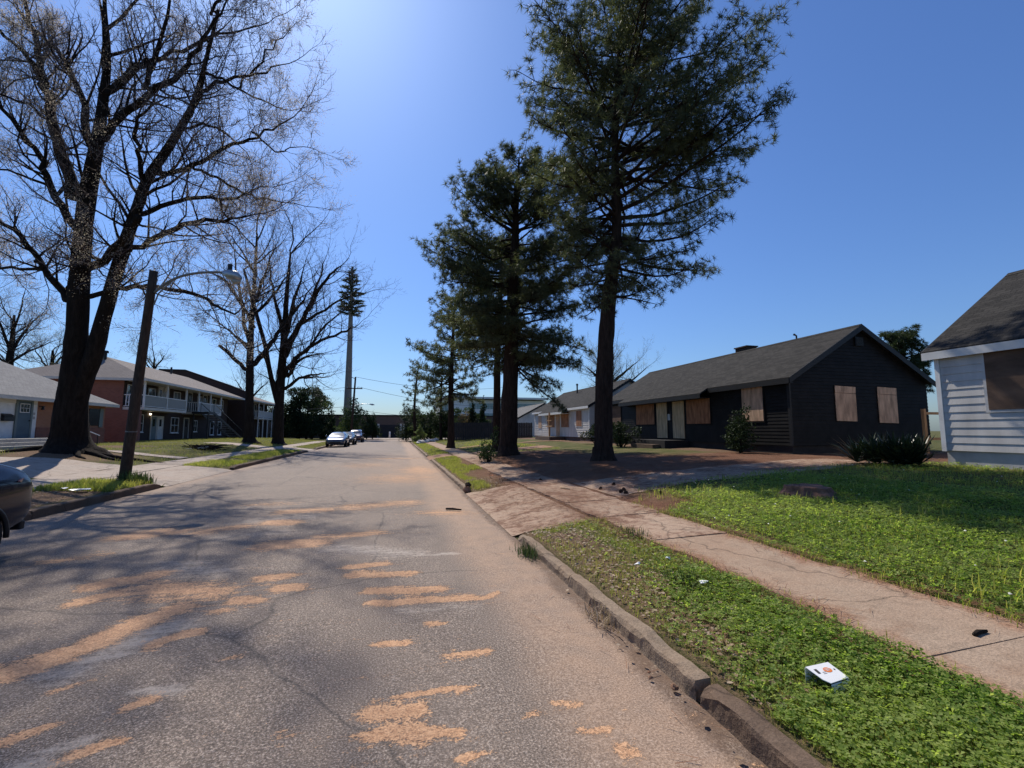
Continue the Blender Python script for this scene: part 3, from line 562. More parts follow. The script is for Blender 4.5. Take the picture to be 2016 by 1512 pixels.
dl = [(-.5, -.25, 0), (.1, -.38, .12), (.55, 0, 0), (.1, .38, .1), (-.5, .2, .06)]
P = np.concatenate([pts_in(XR+.16, 3.1, 2.2, 14, 6500, lambda x, y: .75*offwalk(x, y)*np.where(x < 2.75, 1., .5)), pts_in(-8.2, -6.55, 8, 14, 900, lambda x, y: 1+0*x), pts_in(-16, -9.7, 20, 34, 1600, lambda x, y: .8+0*x), pts_in(1.4, 1.76, 2, 16, 160, lambda x, y: sstep(1.5, 1.75, x))])
P[:, 2] = np.maximum(P[:, 2], 0)+rng.uniform(.008, .035, len(P)); P[P[:, 0] > XR, 2] += 0; P[(P[:, 0] < XR) & (P[:, 0] > 0), 2] = .008
o = obj('leaf_litter', scatter('leaf_litter', dl, [(0, 1, 2), (0, 2, 3), (0, 3, 4)], P, zrot(len(P), .35), rng.uniform(.015, .045, len(P))), 'litter'); tag(o, 'dry brown dead leaves scattered along both verges', 'leaves', kind='stuff')

# ------------------------------------------------------------------ bungalows on the right
def board_strip(a, b_, z0, z1, nrm, depth=.016):
    """one lap board between plan points a and b, lower edge proud"""
    a = np.array(a, float); b_ = np.array(b_, float); n_ = np.array(nrm, float); mb = MB()
    def p(q, o, z): return (q[0]+n_[0]*o, q[1]+n_[1]*o, z)
    k = [p(a, .002, z0), p(b_, .002, z0), p(b_, .002, z1), p(a, .002, z1), p(a, .006+depth, z0), p(b_, .006+depth, z0), p(b_, .006, z1), p(a, .006, z1)]
    mb.v = k; mb.f = [(4, 5, 6, 7), (0, 1, 5, 4), (1, 2, 6, 5), (2, 3, 7, 6), (3, 0, 4, 7)]; return mb
def bungalow(name, label, X0, W, Y0, Y1, ze, zr, sid, trim, roofm, found, lap, porch=None, street=(), gable=(), zfound=.32, group=None, over=.2, core='wall', near_gable=True, roof_step=0):
    zg = gh(X0, (Y0+Y1)/2)-.1; t_ = thing(name, label, 'house', (X0+W/2, (Y0+Y1)/2, zg), group); xm = X0+W/2; X1 = X0+W
    fz = gh(X0, Y0)+zfound
    mb = MB(); mb.box((X0+.03, Y0+.03, zg-.2), (X1-.03, Y1-.03, fz)); obj('foundation', mb, found, t_)
    mb = MB(); mb.prism([(X0, Y0, fz+.001), (X1, Y0, fz+.001), (X1, Y0, ze), (xm, Y0, zr), (X0, Y0, ze)], (0, Y1-Y0, 0)); wall = obj('wall', mb, sid, t_)
    z = fz; i = 0
    while z < ze-.03:
        z1 = min(z+lap, ze); obj('siding_board', board_strip((X0, Y0-.02), (X0, Y1), z, z1+.012, (-1, 0)), sid, wall); z = z1
    if near_gable:
        z = fz
        while z < zr-.06:
            z1 = min(z+lap, zr-.02); w0 = 1. if z <= ze else (zr-z)/(zr-ze); w1 = 1. if z1 <= ze else (zr-z1)/(zr-ze)
            bb = board_strip((xm-W/2*w0, Y0), (xm+W/2*w0, Y0), z, z1, (0, -1))
            if w1 < 1:
                for k in (3, 7): bb.v[k] = (xm-W/2*w1, bb.v[k][1], bb.v[k][2])
                for k in (2, 6): bb.v[k] = (xm+W/2*w1, bb.v[k][1], bb.v[k][2])
            obj('siding_board', bb, sid, wall); z = z1
    mb = MB(); mb.box((X0-.045, Y0-.045, fz-.02), (X0+.02, Y0-.024, ze)); mb.box((X0-.045, Y0-.0235, fz-.02), (X0-.026, Y0+.07, ze)); obj('corner_board', mb, trim, t_)
    mb = MB(); mb.box((X0-.045, Y1-.07, fz-.02), (X0-.02, Y1+.03, ze)); obj('corner_board', mb, trim, t_)
    # roof: two slopes with thickness; the street slope steps out over the porch
    sl = (zr-ze)/(W/2); th = .07
    def slope(ya, yb, side, ov):
        xe = X0-ov if side < 0 else X1+ov; z_e = ze-sl*ov
        poly = [(xm, ya, zr+.05), (xe, ya, z_e+.05), (xe, ya, z_e+.05+th), (xm, ya, zr+.05+th)]
        return MB().prism(poly if side < 0 else poly[::-1], (0, yb-ya, 0))
    ra, rb = Y0-.22, Y1+.22; roof = None
    segs = [(ra, rb, over)] if not porch else [(ra, porch[0], over), (porch[0], porch[1], over+porch[2]), (porch[1], rb, over)]
    for k, (a, b_, ov) in enumerate(segs):
        o = obj('roof', slope(a, b_, -1, ov), roofm, t_ if roof is None else roof)
        if roof is None: roof = o
        fm = MB(); zf = ze-sl*ov; fm.box((X0-ov-.022, a+.002, zf-.10), (X0-ov-.002, b_-.002, zf+.085)); obj('fascia', fm, trim, roof)
        sf = MB(); sf.box((X0-ov, a+.004, zf-.085), (X0-.03, b_-.004, zf-.06)); obj('soffit', sf, trim, roof)
        if porch and k != 1 and False: pass
    obj('roof_slope', slope(ra, rb, 1, over), roofm, roof)
    cap = MB(); cap.prism([(xm-.14, ra, zr+.05+th-.14*sl+.012), (xm, ra, zr+.05+th+.02), (xm+.14, ra, zr+.05+th-.14*sl+.012)], (0, rb-ra, 0)); obj('ridge_cap', cap, roofm, roof)
    for yy, dy in ((ra-.024, .022), (rb+.002, .022)):
        for sd in (-1, 1):
            xe = X0-over if sd < 0 else X1+over; z_e = ze-sl*over
            rk = MB(); rk.prism([(xm, yy, zr-.10), (xe, yy, z_e-.10), (xe, yy, z_e+.115), (xm, yy, zr+.115)], (0, dy, 0)); obj('rake_board', rk, 'black_trim' if name == 'bungalow' else trim, roof)
    for (y0, y1, za, zb, mt, kind) in street:
        mb = MB(); mb.box((X0-.047, y0, za), (X0-.024, y1, zb)); obj(kind, mb, mt, t_)
        if kind != 'door_board':
            fr = MB(); e = .06
            for q in (((X0-.04, y0-e, za-e), (X0-.0235, y0-.001, zb+e)), ((X0-.04, y1+.001, za-e), (X0-.0235, y1+e, zb+e)), ((X0-.04, y0, za-e), (X0-.0235, y1, za-.001)), ((X0-.04, y0, zb+.001), (X0-.0235, y1, zb+e))): fr.box(*q)
            obj('window_trim', fr, sid, t_)
    for (x0, x1, za, zb, mt) in gable:
        zs = za+(zb-za)*.80
        for k, (p0, p1) in enumerate(((za, zs-.004), (zs+.004, zb))):
            mb = MB(); mb.prism([(x0, Y0-.05-k*.008, p0), (x1, Y0-.05-k*.008, p0-.02), (x1+.01, Y0-.05-k*.008, p1-.03), (x0, Y0-.05-k*.008, p1)], (0, .018, 0)); obj('window_board', mb, mt, t_)
    return t_, dict(X0=X0, xm=xm, fz=fz, zg=zg, roof=roof)

# black bungalow: gable to the camera
pw, pd, pp = 'plywood', 'plywood_dark', 'plywood_pale'
bh, B = bungalow('bungalow', 'black painted bungalow with boarded openings and charcoal shingle roof', 13.5, 6.5, 13.3, 27.7, 3.46, 5.42, 'black_paint', 'black_trim', 'roof_black', 'foundation_dark', .128,
    porch=(17.45, 25.1, .38), zfound=.30,
    street=[(14.5, 15.58, 1.95, 3.30, pw, 'window_board'), (17.55, 19.25, 1.9, 3.02, pd, 'window_board'), (19.45, 20.4, 1.2, 3.02, pp, 'door_board'), (20.9, 21.85, 1.2, 3.02, pp, 'door_board'), (22.1, 24.0, 1.92, 3.02, pd, 'window_board'), (25.9, 27.1, 1.9, 3.12, 'plywood_old', 'window_board')],
    gable=[(15.48, 16.42, 1.94, 3.22, pw), (17.48, 18.4, 1.88, 3.22, pw)])
mb = MB(); mb.box((16.58, 13.225, 4.75), (16.95, 13.27, 5.08))
for k in range(6): mb.box((16.6, 13.20, 4.78+k*.05), (16.93, 13.224, 4.80+k*.05))
obj('gable_vent', mb, 'black_trim', bh)
mb = MB(); mb.box((16.95, 19.1, 5.1), (17.55, 19.9, 5.78)); mb.box((16.9, 19.05, 5.781), (17.6, 19.95, 5.84)); obj('chimney', mb, 'brick_dark', bh)
mb = MB(); mb.tube([(16.9, 16.1, 5.3), (16.9, 16.1, 5.72), (16.9, 16.22, 5.80)], [.035, .035, .05], 8); obj('vent_pipe', mb, 'black_metal', bh)
mb = MB(); mb.box((12.2, 19.2, .5), (13.49, 22.1, 1.12)); obj('stoop', mb, 'foundation_dark', bh)
mb = MB(); mb.box((11.8, 19.6, .5), (12.195, 21.7, .92)); obj('step', mb, 'kerb_old', bh)
mb = MB(); mb.box((13.40, 20.55, 2.1), (13.49, 20.75, 2.42)); obj('letter_box', mb, 'metal', bh)
# near white bungalow at the frame edge
wh, Wd = bungalow('bungalow', 'white lap-sided bungalow with brown plywood window at right edge', 12.88, 6.6, -3.2, 8.28, 3.52, 5.75, 'white_paint', 'white_trim', 'roof_black', 'foundation_white', .182, zfound=.36, over=.14,
    street=[(5.2, 7.32, 2.05, 3.46, 'plywood_old', 'window_board'), (1.2, 3.0, 2.0, 3.4, 'plywood_old', 'window_board')], near_gable=False)
# white bungalow beyond the black one
w2, W2 = bungalow('bungalow', 'white lap-sided bungalow with brown boarded windows and wooden porch post', 13.7, 6.5, 31.2, 45.0, 3.42, 5.35, 'white_paint', 'white_trim', 'roof_black', 'foundation_brick', .18, zfound=.30, porch=(35.2, 41.6, .45),
    street=[(32.6, 33.7, 1.9, 3.1, 'plywood_dark', 'window_board'), (35.3, 37.1, 1.85, 3.1, 'plywood_dark', 'window_board'), (37.5, 38.4, 1.1, 3.05, 'plywood', 'door_board'), (38.8, 40.8, 1.85, 3.1, 'plywood_dark', 'window_board'), (42.6, 43.6, 1.8, 3.1, 'plywood', 'window_board')])
mb = MB(); mb.box((12.35, 36.4, .5), (13.68, 40.4, 1.05)); obj('stoop', mb, 'foundation_brick', w2)
for q in ((12.9, 38.0),):
    mb = MB(); mb.box((q[0]-.06, q[1]-.06, 1.051), (q[0]+.06, q[1]+.06, 3.12)); mb.box((q[0]-.05, q[1]-.8, 1.9), (q[0]+.05, q[1]+.8, 2.0)); mb.box((q[0]-.05, q[1]-.6, 2.4), (q[0]+.05, q[1]+.6, 2.47)); obj('porch_post', mb, 'post_wood', w2)
mb = MB(); mb.tube([(16.2, 39.6, 5.0), (16.2, 39.6, 5.75)], [.07, .07], 8); mb.tube([(16.2, 39.6, 5.75), (16.2, 39.6, 5.9)], [.11, .09], 8); obj('vent_pipe', mb, 'black_metal', w2)
w3, W3 = bungalow('bungalow', 'plain white gabled house with one boarded window behind dark fence', 14.6, 7.4, 56.0, 68.0, 3.0, 4.95, 'white_paint', 'white_trim', 'roof_white3', 'foundation_white', .2, zfound=.2, gable=[(17.9, 19.0, 1.55, 2.85, 'plywood_dark')])

# wooden gate posts between the two near houses, dark fence beyond
t_ = thing('wooden_fence', 'unfinished timber fence post and rails beside the black bungalow', 'fence', (18.9, 12.2, .7))
mb = MB(); mb.box((18.0, 12.1, .55), (18.1, 12.2, 2.35)); obj('post', mb, 'post_wood', t_)
for z_ in (1.25, 2.15): mb = MB(); mb.box((18.101, 12.12, z_), (21.4, 12.16, z_+.09)); obj('rail', mb, 'post_wood', t_)
mb = MB(); mb.box((21.3, 12.162, .55), (21.4, 12.26, 2.3)); obj('post', mb, 'post_wood', t_)
t_ = thing('board_fence', 'dark weathered board fence in front of the far white house', 'fence', (9, 47, .6))
for i in range(46):
    x = 5.6+i*.19; h = 1.75+.06*random.random(); y = 48-.0*i
    mb = MB(); mb.prism([(x, y, .5), (x+.175, y, .5), (x+.175, y, .6+h), (x+.0875, y, .66+h), (x, y, .6+h)], (0, .022, 0)); obj('board', mb, 'fence_wood', t_)
for z_ in (.9, 1.9): mb = MB(); mb.box((5.5, 48.024, z_), (14.4, 48.07, z_+.09)); obj('rail', mb, 'fence_wood', t_)

# ------------------------------------------------------------------ brick buildings on the left
def wbox(parent, name, lo, hi, m, **k): return obj(name, MB().box(lo, hi), m, parent, **k)
def window(parent, X, y0, y1, z0, z1, glass='glass', frame='white_trim', bars=(1, 1)):
    """sash window in a wall facing +X at plane X"""
    e = .06
    f = MB()
    for q in (((X+.003, y0-e, z0-e), (X+.06, y1+e, z0)), ((X+.003, y0-e, z1), (X+.06, y1+e, z1+e)), ((X+.003, y0-e, z0+.0005), (X+.06, y0, z1-.0005)), ((X+.003, y1, z0+.0005), (X+.06, y1+e, z1-.0005))): f.box(*q)
    w_ = obj('window', f, frame, parent)
    obj('pane', MB().box((X+.004, y0+.0005, z0+.0005), (X+.018, y1-.0005, z1-.0005)), glass, w_)
    mb = MB()
    for i in range(bars[0]): y = y0+(y1-y0)*(i+1)/(bars[0]+1); mb.box((X+.0185, y-.018, z0+.001), (X+.04, y+.018, z1-.001))
    for i in range(bars[1]): z = z0+(z1-z0)*(i+1)/(bars[1]+1); mb.box((X+.0405, y0+.001, z-.02), (X+.055, y1-.001, z+.02))
    if mb.v: obj('glazing_bar', mb, frame, w_)
    obj('sill', MB().box((X+.004, y0-.1, z0-e-.07), (X+.11, y1+.1, z0-e-.001)), frame, w_)
    return w_
def hip_roof(parent, x0, x1, y0, y1, ze, zr, ov, m_side, m_end, trim, inset=None, hip=(True, True)):
    xa, xb, ya, yb = x0-ov, x1+ov, y0-ov, y1+ov; xm = (xa+xb)/2; ins = inset or (xb-xa)/2
    ra = (xm, ya+(ins if hip[0] else 0), zr); rb = (xm, yb-(ins if hip[1] else 0), zr)
    c = [(xa, ya, ze), (xb, ya, ze), (xb, yb, ze), (xa, yb, ze)]
    mb = MB(); mb.quad(c[1], c[2], rb, ra); mb.quad(c[3], c[0], ra, rb); roof = obj('roof', mb, m_side, parent)
    mb = MB(); mb.quad(c[0], c[1], ra); obj('roof_end', mb, m_end, roof); mb = MB(); mb.quad(c[2], c[3], rb); obj('roof_end', mb, m_end, roof)
    for sgn, lo, hi in ((1, (xb-.03, ya, ze-.2), (xb, yb, ze-.005)), (1, (xa, ya, ze-.2), (xa+.03, yb, ze-.005)), (1, (xa+.031, ya, ze-.2), (xb-.031, ya+.03, ze-.005)), (1, (xa+.031, yb-.03, ze-.2), (xb-.031, yb, ze-.005))):
        obj('fascia', MB().box(lo, hi), trim, roof)
    obj('soffit', MB().box((xa+.035, ya+.035, ze-.16), (xb-.035, yb-.035, ze-.12)), trim, roof)
    return roof
def balcony(parent, xw, xf, y0, y1, zf, ztop, bays, panel='porch_panel', balusters=False):
    bal = obj('balcony', MB().box((xw, y0, zf-.22), (xf, y1, zf)), 'cream_trim', parent)
    ys_ = np.linspace(y0+.07, y1-.07, bays+1)
    for y in ys_: obj('post', MB().box((xf-.13, y-.06, zf+.001), (xf-.01, y+.06, ztop)), 'white_trim', bal)
    for i in range(bays):
        a, b_ = ys_[i]+.061, ys_[i+1]-.061
        obj('railing', MB().box((xf-.10, a, zf+.95), (xf-.03, b_, zf+1.02)).box((xf-.10, a, zf+.06), (xf-.03, b_, zf+.11)), 'white_trim', bal)
        if balusters:
            n_ = int((b_-a)/.14)
            for k in range(n_): y = a+(k+.5)*(b_-a)/n_; obj('baluster', MB().box((xf-.08, y-.022, zf+.111), (xf-.045, y+.022, zf+.949)), 'white_trim', bal)
        else: obj('panel', MB().box((xf-.075, a, zf+.111), (xf-.055, b_, zf+.949)), panel, bal)
    # end railing facing the camera, balusters one by one
    obj('railing', MB().box((xw+.05, y0+.02, zf+.95), (xf-.131, y0+.09, zf+1.02)).box((xw+.05, y0+.02, zf+.06), (xf-.131, y0+.09, zf+.11)), 'white_trim', bal)
    n_ = max(3, int((xf-xw-.2)/.2))
    for k in range(n_): x = xw+.1+(k+.5)*(xf-xw-.3)/n_; obj('baluster', MB().box((x-.03, y0+.03, zf+.111), (x+.03, y0+.08, zf+.949)), 'white_trim', bal)
    return bal
# one-storey row with grey-teal doors
XW = -20.0; fl = 1.18
rw = thing('row_house', 'one-storey row house with white wall, grey-teal doors and grey shingle roof', 'house', (XW-4.5, 30, .6))
wbox(rw, 'wall', (XW-9, 20, .3), (XW, 32.05, 3.38), 'white_trim')
wbox(rw, 'brick_wall', (XW-9, 32.06, .3), (XW-.02, 38.4, 3.38), 'brick_orange')
wbox(rw, 'brick_base', (XW-.0, 32.06, .3), (XW+.05, 38.4, 1.75), 'brick')
hip_roof(rw, XW-9, XW, 18, 38.4, 3.42, 6.3, .55, 'roof_grey', 'roof_grey_end', 'cream_trim', 5.2)
wbox(rw, 'frieze', (XW+.002, 20, 3.05), (XW+.03, 32.0, 3.29), 'cream_trim')
for yd in (27.7, 30.6):
    d_ = wbox(rw, 'door', (XW+.004, yd, fl), (XW+.05, yd+.92, fl+2.0), 'teal_door')
    obj('door_frame', MB().box((XW+.004, yd-.13, fl), (XW+.07, yd-.001, fl+2.15)).box((XW+.004, yd+.921, fl), (XW+.07, yd+1.05, fl+2.15)).box((XW+.004, yd, fl+2.002), (XW+.07, yd+.92, fl+2.15)), 'teal_trim', d_)
    lite = obj('door_window', MB().box((XW+.051, yd+.12, fl+1.38), (XW+.07, yd+.8, fl+1.88)), 'white_trim', d_)
    for i in range(3):
        for j in range(2): obj('pane', MB().box((XW+.0705, yd+.16+i*.21, fl+1.42+j*.22), (XW+.076, yd+.34+i*.21, fl+1.62+j*.22)), 'glass_dim', d_)
    obj('door_handle', MB().tube([(XW+.05, yd+.84, fl+.95), (XW+.11, yd+.84, fl+.95)], [.03, .03], 8), 'black_metal', d_)
mbx = thing('mailbox', 'black wall mailbox between the two grey-teal doors', 'mailbox', (XW+.1, 30.0, 2.2))
obj('body', MB().prism([(XW+.004, 29.6, 2.08), (XW+.17, 29.6, 2.08), (XW+.17, 29.6, 2.32), (XW+.004, 29.6, 2.44)], (0, .62, 0)), 'black_metal', mbx); obj('lid', MB().prism([(XW+.006, 29.58, 2.452), (XW+.19, 29.58, 2.335), (XW+.19, 29.58, 2.355), (XW+.006, 29.58, 2.47)], (0, .66, 0)), 'black_metal', mbx)
obj('wall_lamp', MB().box((XW+.004, 32.15, 2.95), (XW+.2, 32.33, 2.99)).tube([(XW+.14, 32.24, 2.949), (XW+.14, 32.24, 2.77)], [.05, .08], 8), 'black_metal', rw)
for k_, z_ in enumerate((2.45, 2.22)):   # house number plates beside the door
    obj('house_number', MB().box((XW+.004, 31.78, z_), (XW+.012, 31.92, z_+.15)), 'inkgrey', rw)
obj('window', MB().box((XW+.004, 36.6, 1.9), (XW+.03, 37.7, 3.05)), 'glass_dim', rw); obj('shutter', MB().box((XW+.004, 37.72, 1.8), (XW+.05, 38.1, 3.1)), 'teal_trim', rw)
st = thing('front_steps', 'pale concrete landing and steps below the grey-teal doors', 'steps', (XW+1, 29, .6))
for i, (dx, z_) in enumerate(((1.7, 1.17), (2.05, 1.0), (2.4, .84))): obj('step', MB().box((XW+.06 if i == 0 else XW+(1.7, 2.05)[i-1]+.001, 25.2+i*.5, .3), (XW+dx, 32.6, z_)), 'step', st, bevel=.01)
hr = thing('hand_rail', 'thin pale metal hand rail on the steps by the row house', 'hand rail', (XW+1.8, 32.3, 1.2))
obj('post', MB().tube([(XW+.6, 32.3, 1.17), (XW+.6, 32.3, 2.05)], [.022]*2, 6), 'black_metal', hr)
obj('top_rail', MB().tube([(XW+.6, 32.3, 2.05), (XW+1.3, 32.3, 2.06), (XW+3.0, 32.3, 1.28)], [.028]*3, 6), 'rail', hr); obj('lower_rail', MB().tube([(XW+1.3, 32.3, 1.25), (XW+2.75, 32.3, .72)], [.025]*2, 6), 'rail', hr)
obj('post', MB().tube([(XW+2.9, 32.3, .5), (XW+2.9, 32.3, 1.32)], [.022]*2, 6), 'black_metal', hr)

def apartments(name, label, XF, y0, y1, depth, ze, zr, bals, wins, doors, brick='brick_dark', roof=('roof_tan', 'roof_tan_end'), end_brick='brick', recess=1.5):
    """two-storey block; XF = balcony front plane, wall stands back by recess"""
    xw = XF-recess; zg = .62; zf = 3.48
    t_ = thing(name, label, 'apartment building', (XF-depth/2, (y0+y1)/2, zg))
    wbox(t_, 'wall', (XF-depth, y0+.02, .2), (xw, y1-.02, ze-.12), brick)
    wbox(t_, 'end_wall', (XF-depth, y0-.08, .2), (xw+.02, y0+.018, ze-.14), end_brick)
    for a, b_ in ((y0-.08, y0+.3),): wbox(t_, 'corner_pier', (xw+.021, a, .2), (XF-.25, b_, zf-.23), end_brick)
    rf = hip_roof(t_, XF-depth, XF-.1, y0-.1, y1+.1, ze, zr, .45, roof[0], roof[1], 'cream_trim', 4.2)
    for a, b_, n_, bl_ in bals: balcony(t_, xw+.003, XF, a, b_, zf, ze-.165, n_, balusters=bl_)
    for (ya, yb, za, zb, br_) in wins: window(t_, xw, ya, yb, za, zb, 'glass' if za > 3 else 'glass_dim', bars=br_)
    for (ya, yb, za, mt) in doors:
        d_ = wbox(t_, 'door', (xw+.003, ya, za), (xw+.05, yb, za+2.05), mt)
        obj('door_frame', MB().box((xw+.003, ya-.1, za), (xw+.08, ya-.001, za+2.15)).box((xw+.003, yb+.001, za), (xw+.08, yb+.1, za+2.15)).box((xw+.003, ya, za+2.051), (xw+.08, yb, za+2.15)), 'cream_trim', d_)
        obj('pane', MB().box((xw+.051, ya+.25, za+1.2), (xw+.06, yb-.25, za+1.85)), 'glass', d_)
    return t_, rf, xw
a1, rf1, xw1 = apartments('apartment_block', 'two-storey red brick apartment block with white balconies and tan hip roof', XW, 43.4, 67, 9.5, 5.78, 8.0,
    [(43.4, 51.2, 2, False), (54.0, 60.4, 2, False)],
    [(43.9, 44.6, 3.95, 5.3, (0, 1)), (47.2, 48.3, 3.95, 5.3, (1, 1)), (52.0, 53.3, 3.95, 5.35, (1, 1)), (57.6, 58.6, 4.3, 5.3, (1, 1)), (61.8, 62.8, 4.1, 5.3, (0, 1)), (64.2, 65.2, 4.1, 5.3, (0, 1)), (45.6, 46.6, 1.5, 2.9, (1, 1)), (51.8, 53.3, 1.4, 2.8, (1, 1)), (56.9, 57.8, 1.5, 2.6, (1, 1)), (61.6, 62.6, 1.1, 2.6, (0, 1)), (64.0, 65.0, 1.1, 2.6, (0, 1))],
    [(45.1, 46.3, 3.48, 'black_metal'), (48.9, 49.7, 3.48, 'cream_trim'), (50.0, 50.8, 3.48, 'cream_trim'), (55.0, 56.0, 3.48, 'black_metal'), (59.0, 60.0, 3.48, 'black_metal'), (48.0, 48.9, .75, 'teal_trim'), (49.2, 50.1, .75, 'cream_trim'), (54.6, 55.6, .75, 'black_metal')])
obj('porch_lamp', MB().tube([(xw1+.06, 47.6, 3.02), (xw1+.16, 47.6, 3.02)], [.07, .07], 8), 'bulb', a1)
for y_, x_, z_ in ((46.5, -24.6, 7.5),): obj('roof_vent', MB().tube([(x_, y_, z_-.2), (x_, y_, z_+.75)], [.12, .12], 8).tube([(x_, y_, z_+.75), (x_, y_, z_+.95)], [.24, .2], 8), 'black_metal', rf1)
for y_ in (51.5, 58.): obj('roof_vent', MB().tube([(-24.4, y_, 7.7), (-24.4, y_, 8.55)], [.09, .09], 8), 'black_metal', rf1)
# open-tread outdoor stair in front of the wall
es = thing('outdoor_stair', 'dark steel outdoor stair rising to the brick block balcony', 'stairs', (XW, 58, .6))
ya, yb, za, zb = 53.9, 63.2, 3.42, .62
for k, x_ in enumerate((XW+.25, XW+1.45)): obj('stringer', MB().bar((x_, ya, za), (x_, yb, zb), .05, .26), 'black_metal', es); obj('hand_rail', MB().bar((x_, ya, za+.95), (x_, yb, zb+.95), .05, .06), 'black_metal', es)
for k in range(14):
    f_ = (k+.5)/14; y_ = ya+(yb-ya)*f_; z_ = za+(zb-za)*f_
    obj('tread', MB().box((XW+.276, y_-.17, z_+.06), (XW+1.424, y_+.17, z_+.10)), 'metal', es)
for k in range(5):
    f_ = k/4; y_ = ya+(yb-ya)*f_; z_ = za+(zb-za)*f_
    for x_ in (XW+.25, XW+1.45): obj('baluster', MB().bar((x_, y_, z_+.1), (x_, y_, z_+.93), .035, .035, (0, 1, 0)), 'black_metal', es)
obj('landing', MB().box((XW+.01, 52.4, 3.25), (XW+1.5, 53.88, 3.46)), 'black_metal', es)
for x_ in (XW+.1, XW+1.4): obj('leg', MB().box((x_-.05, 52.6, .4), (x_+.05, 52.7, 3.249)), 'black_metal', es)
# dark parapet wall standing between the two blocks
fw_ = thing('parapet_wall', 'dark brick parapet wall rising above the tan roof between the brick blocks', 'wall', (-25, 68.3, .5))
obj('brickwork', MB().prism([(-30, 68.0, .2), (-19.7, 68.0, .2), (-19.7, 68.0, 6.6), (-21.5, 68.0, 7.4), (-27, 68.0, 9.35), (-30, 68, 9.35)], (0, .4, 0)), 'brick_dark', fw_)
obj('coping', MB().prism([(-30, 67.9, 9.351), (-27, 67.9, 9.351), (-21.5, 67.9, 7.401), (-19.65, 67.9, 6.601), (-19.6, 67.9, 6.75), (-21.5, 67.9, 7.55), (-27, 67.9, 9.5), (-30, 67.9, 9.5)], (0, .6, 0)), 'black_trim', fw_)
a2, rf2, xw2 = apartments('apartment_block', 'farther brick apartment block with slim white porch columns behind the bare trees', XW, 69.5, 86, 9.5, 5.9, 7.8,
    [(69.6, 71.6, 1, True), (75.5, 83.5, 3, True)], [(72.4, 73.2, 4.1, 5.3, (0, 1)), (70.6, 71.5, 1.3, 2.7, (0, 1)), (72.6, 73.5, 1.3, 2.7, (0, 1)), (76.2, 77.2, 4.1, 5.3, (1, 1)), (81.3, 82.3, 4.1, 5.3, (1, 1))],
    [(78.4, 79.3, 3.48, 'black_metal'), (77.0, 78.0, .7, 'teal_trim'), (80.6, 81.6, .7, 'black_metal')])
for y_ in (75.6, 78.2, 80.8, 83.4): obj('porch_column', MB().box((XW-.14, y_-.06, .4), (XW-.02, y_+.06, 3.255)), 'white_trim', a2)

# ------------------------------------------------------------------ far buildings
wt = thing('warehouse', 'long low brown warehouse closing the end of the street', 'warehouse', (-10, 104, 0))
wbox(wt, 'wall', (-46, 98, -.1), (22, 125, 4.5), 'warehouse'); wbox(wt, 'roof_edge', (-46.2, 97.8, 4.501), (22.2, 125, 4.75), 'black_trim')
for k, (xa, xb) in enumerate(((-3.4, .6), (1.7, 5.4))):
    d_ = wbox(wt, 'loading_door', (xa, 97.93, .05), (xb, 97.999, 2.7), 'fence_wood')
    for z_ in (.7, 1.35, 2.0): obj('door_rib', MB().box((xa+.05, 97.90, z_), (xb-.05, 97.929, z_+.06)), 'black_metal', d_)
    for x_ in (xa-.45, xb+.02): obj('door_frame', MB().box((x_, 97.85, .05), (x_+.42, 97.999, 2.9)), 'cream_trim', d_)
wbox(wt, 'roof_vent', (-30, 106, 4.751), (-28.8, 107, 5.6), 'metal')
bo = tag(obj('bollard', MB().tube([(-1.3, 93.5, .06), (-1.3, 93.5, 1.25), (-1.3, 93.5, 1.32)], [.16, .16, .08], 10), 'white_trim', smooth=True), 'white bollard before the far warehouse loading door', 'bollard')
of = thing('office_building', 'pale office building with blue-green window bands beyond the pines', 'office', (24, 150, 0))
wbox(of, 'wall', (13.5, 150, -.2), (50, 175, 11.6), 'office'); wbox(of, 'tower', (17.6, 148.5, -.2), (22.6, 149.98, 13.6), 'office'); wbox(of, 'roof_slab', (13, 147.6, 11.9), (50, 176, 12.5), 'office')
for r_ in range(3):
    z_ = 2.0+r_*3.3
    for k in range(11): obj('window', MB().box((23.2+k*2.3, 149.9, z_), (25.4+k*2.3, 149.99, z_+1.9)), 'office_glass', of)
for k in range(3): obj('window', MB().box((13.8+k*1.2, 149.9, 5.3), (14.8+k*1.2, 149.99, 10.6)), 'office_glass', of)

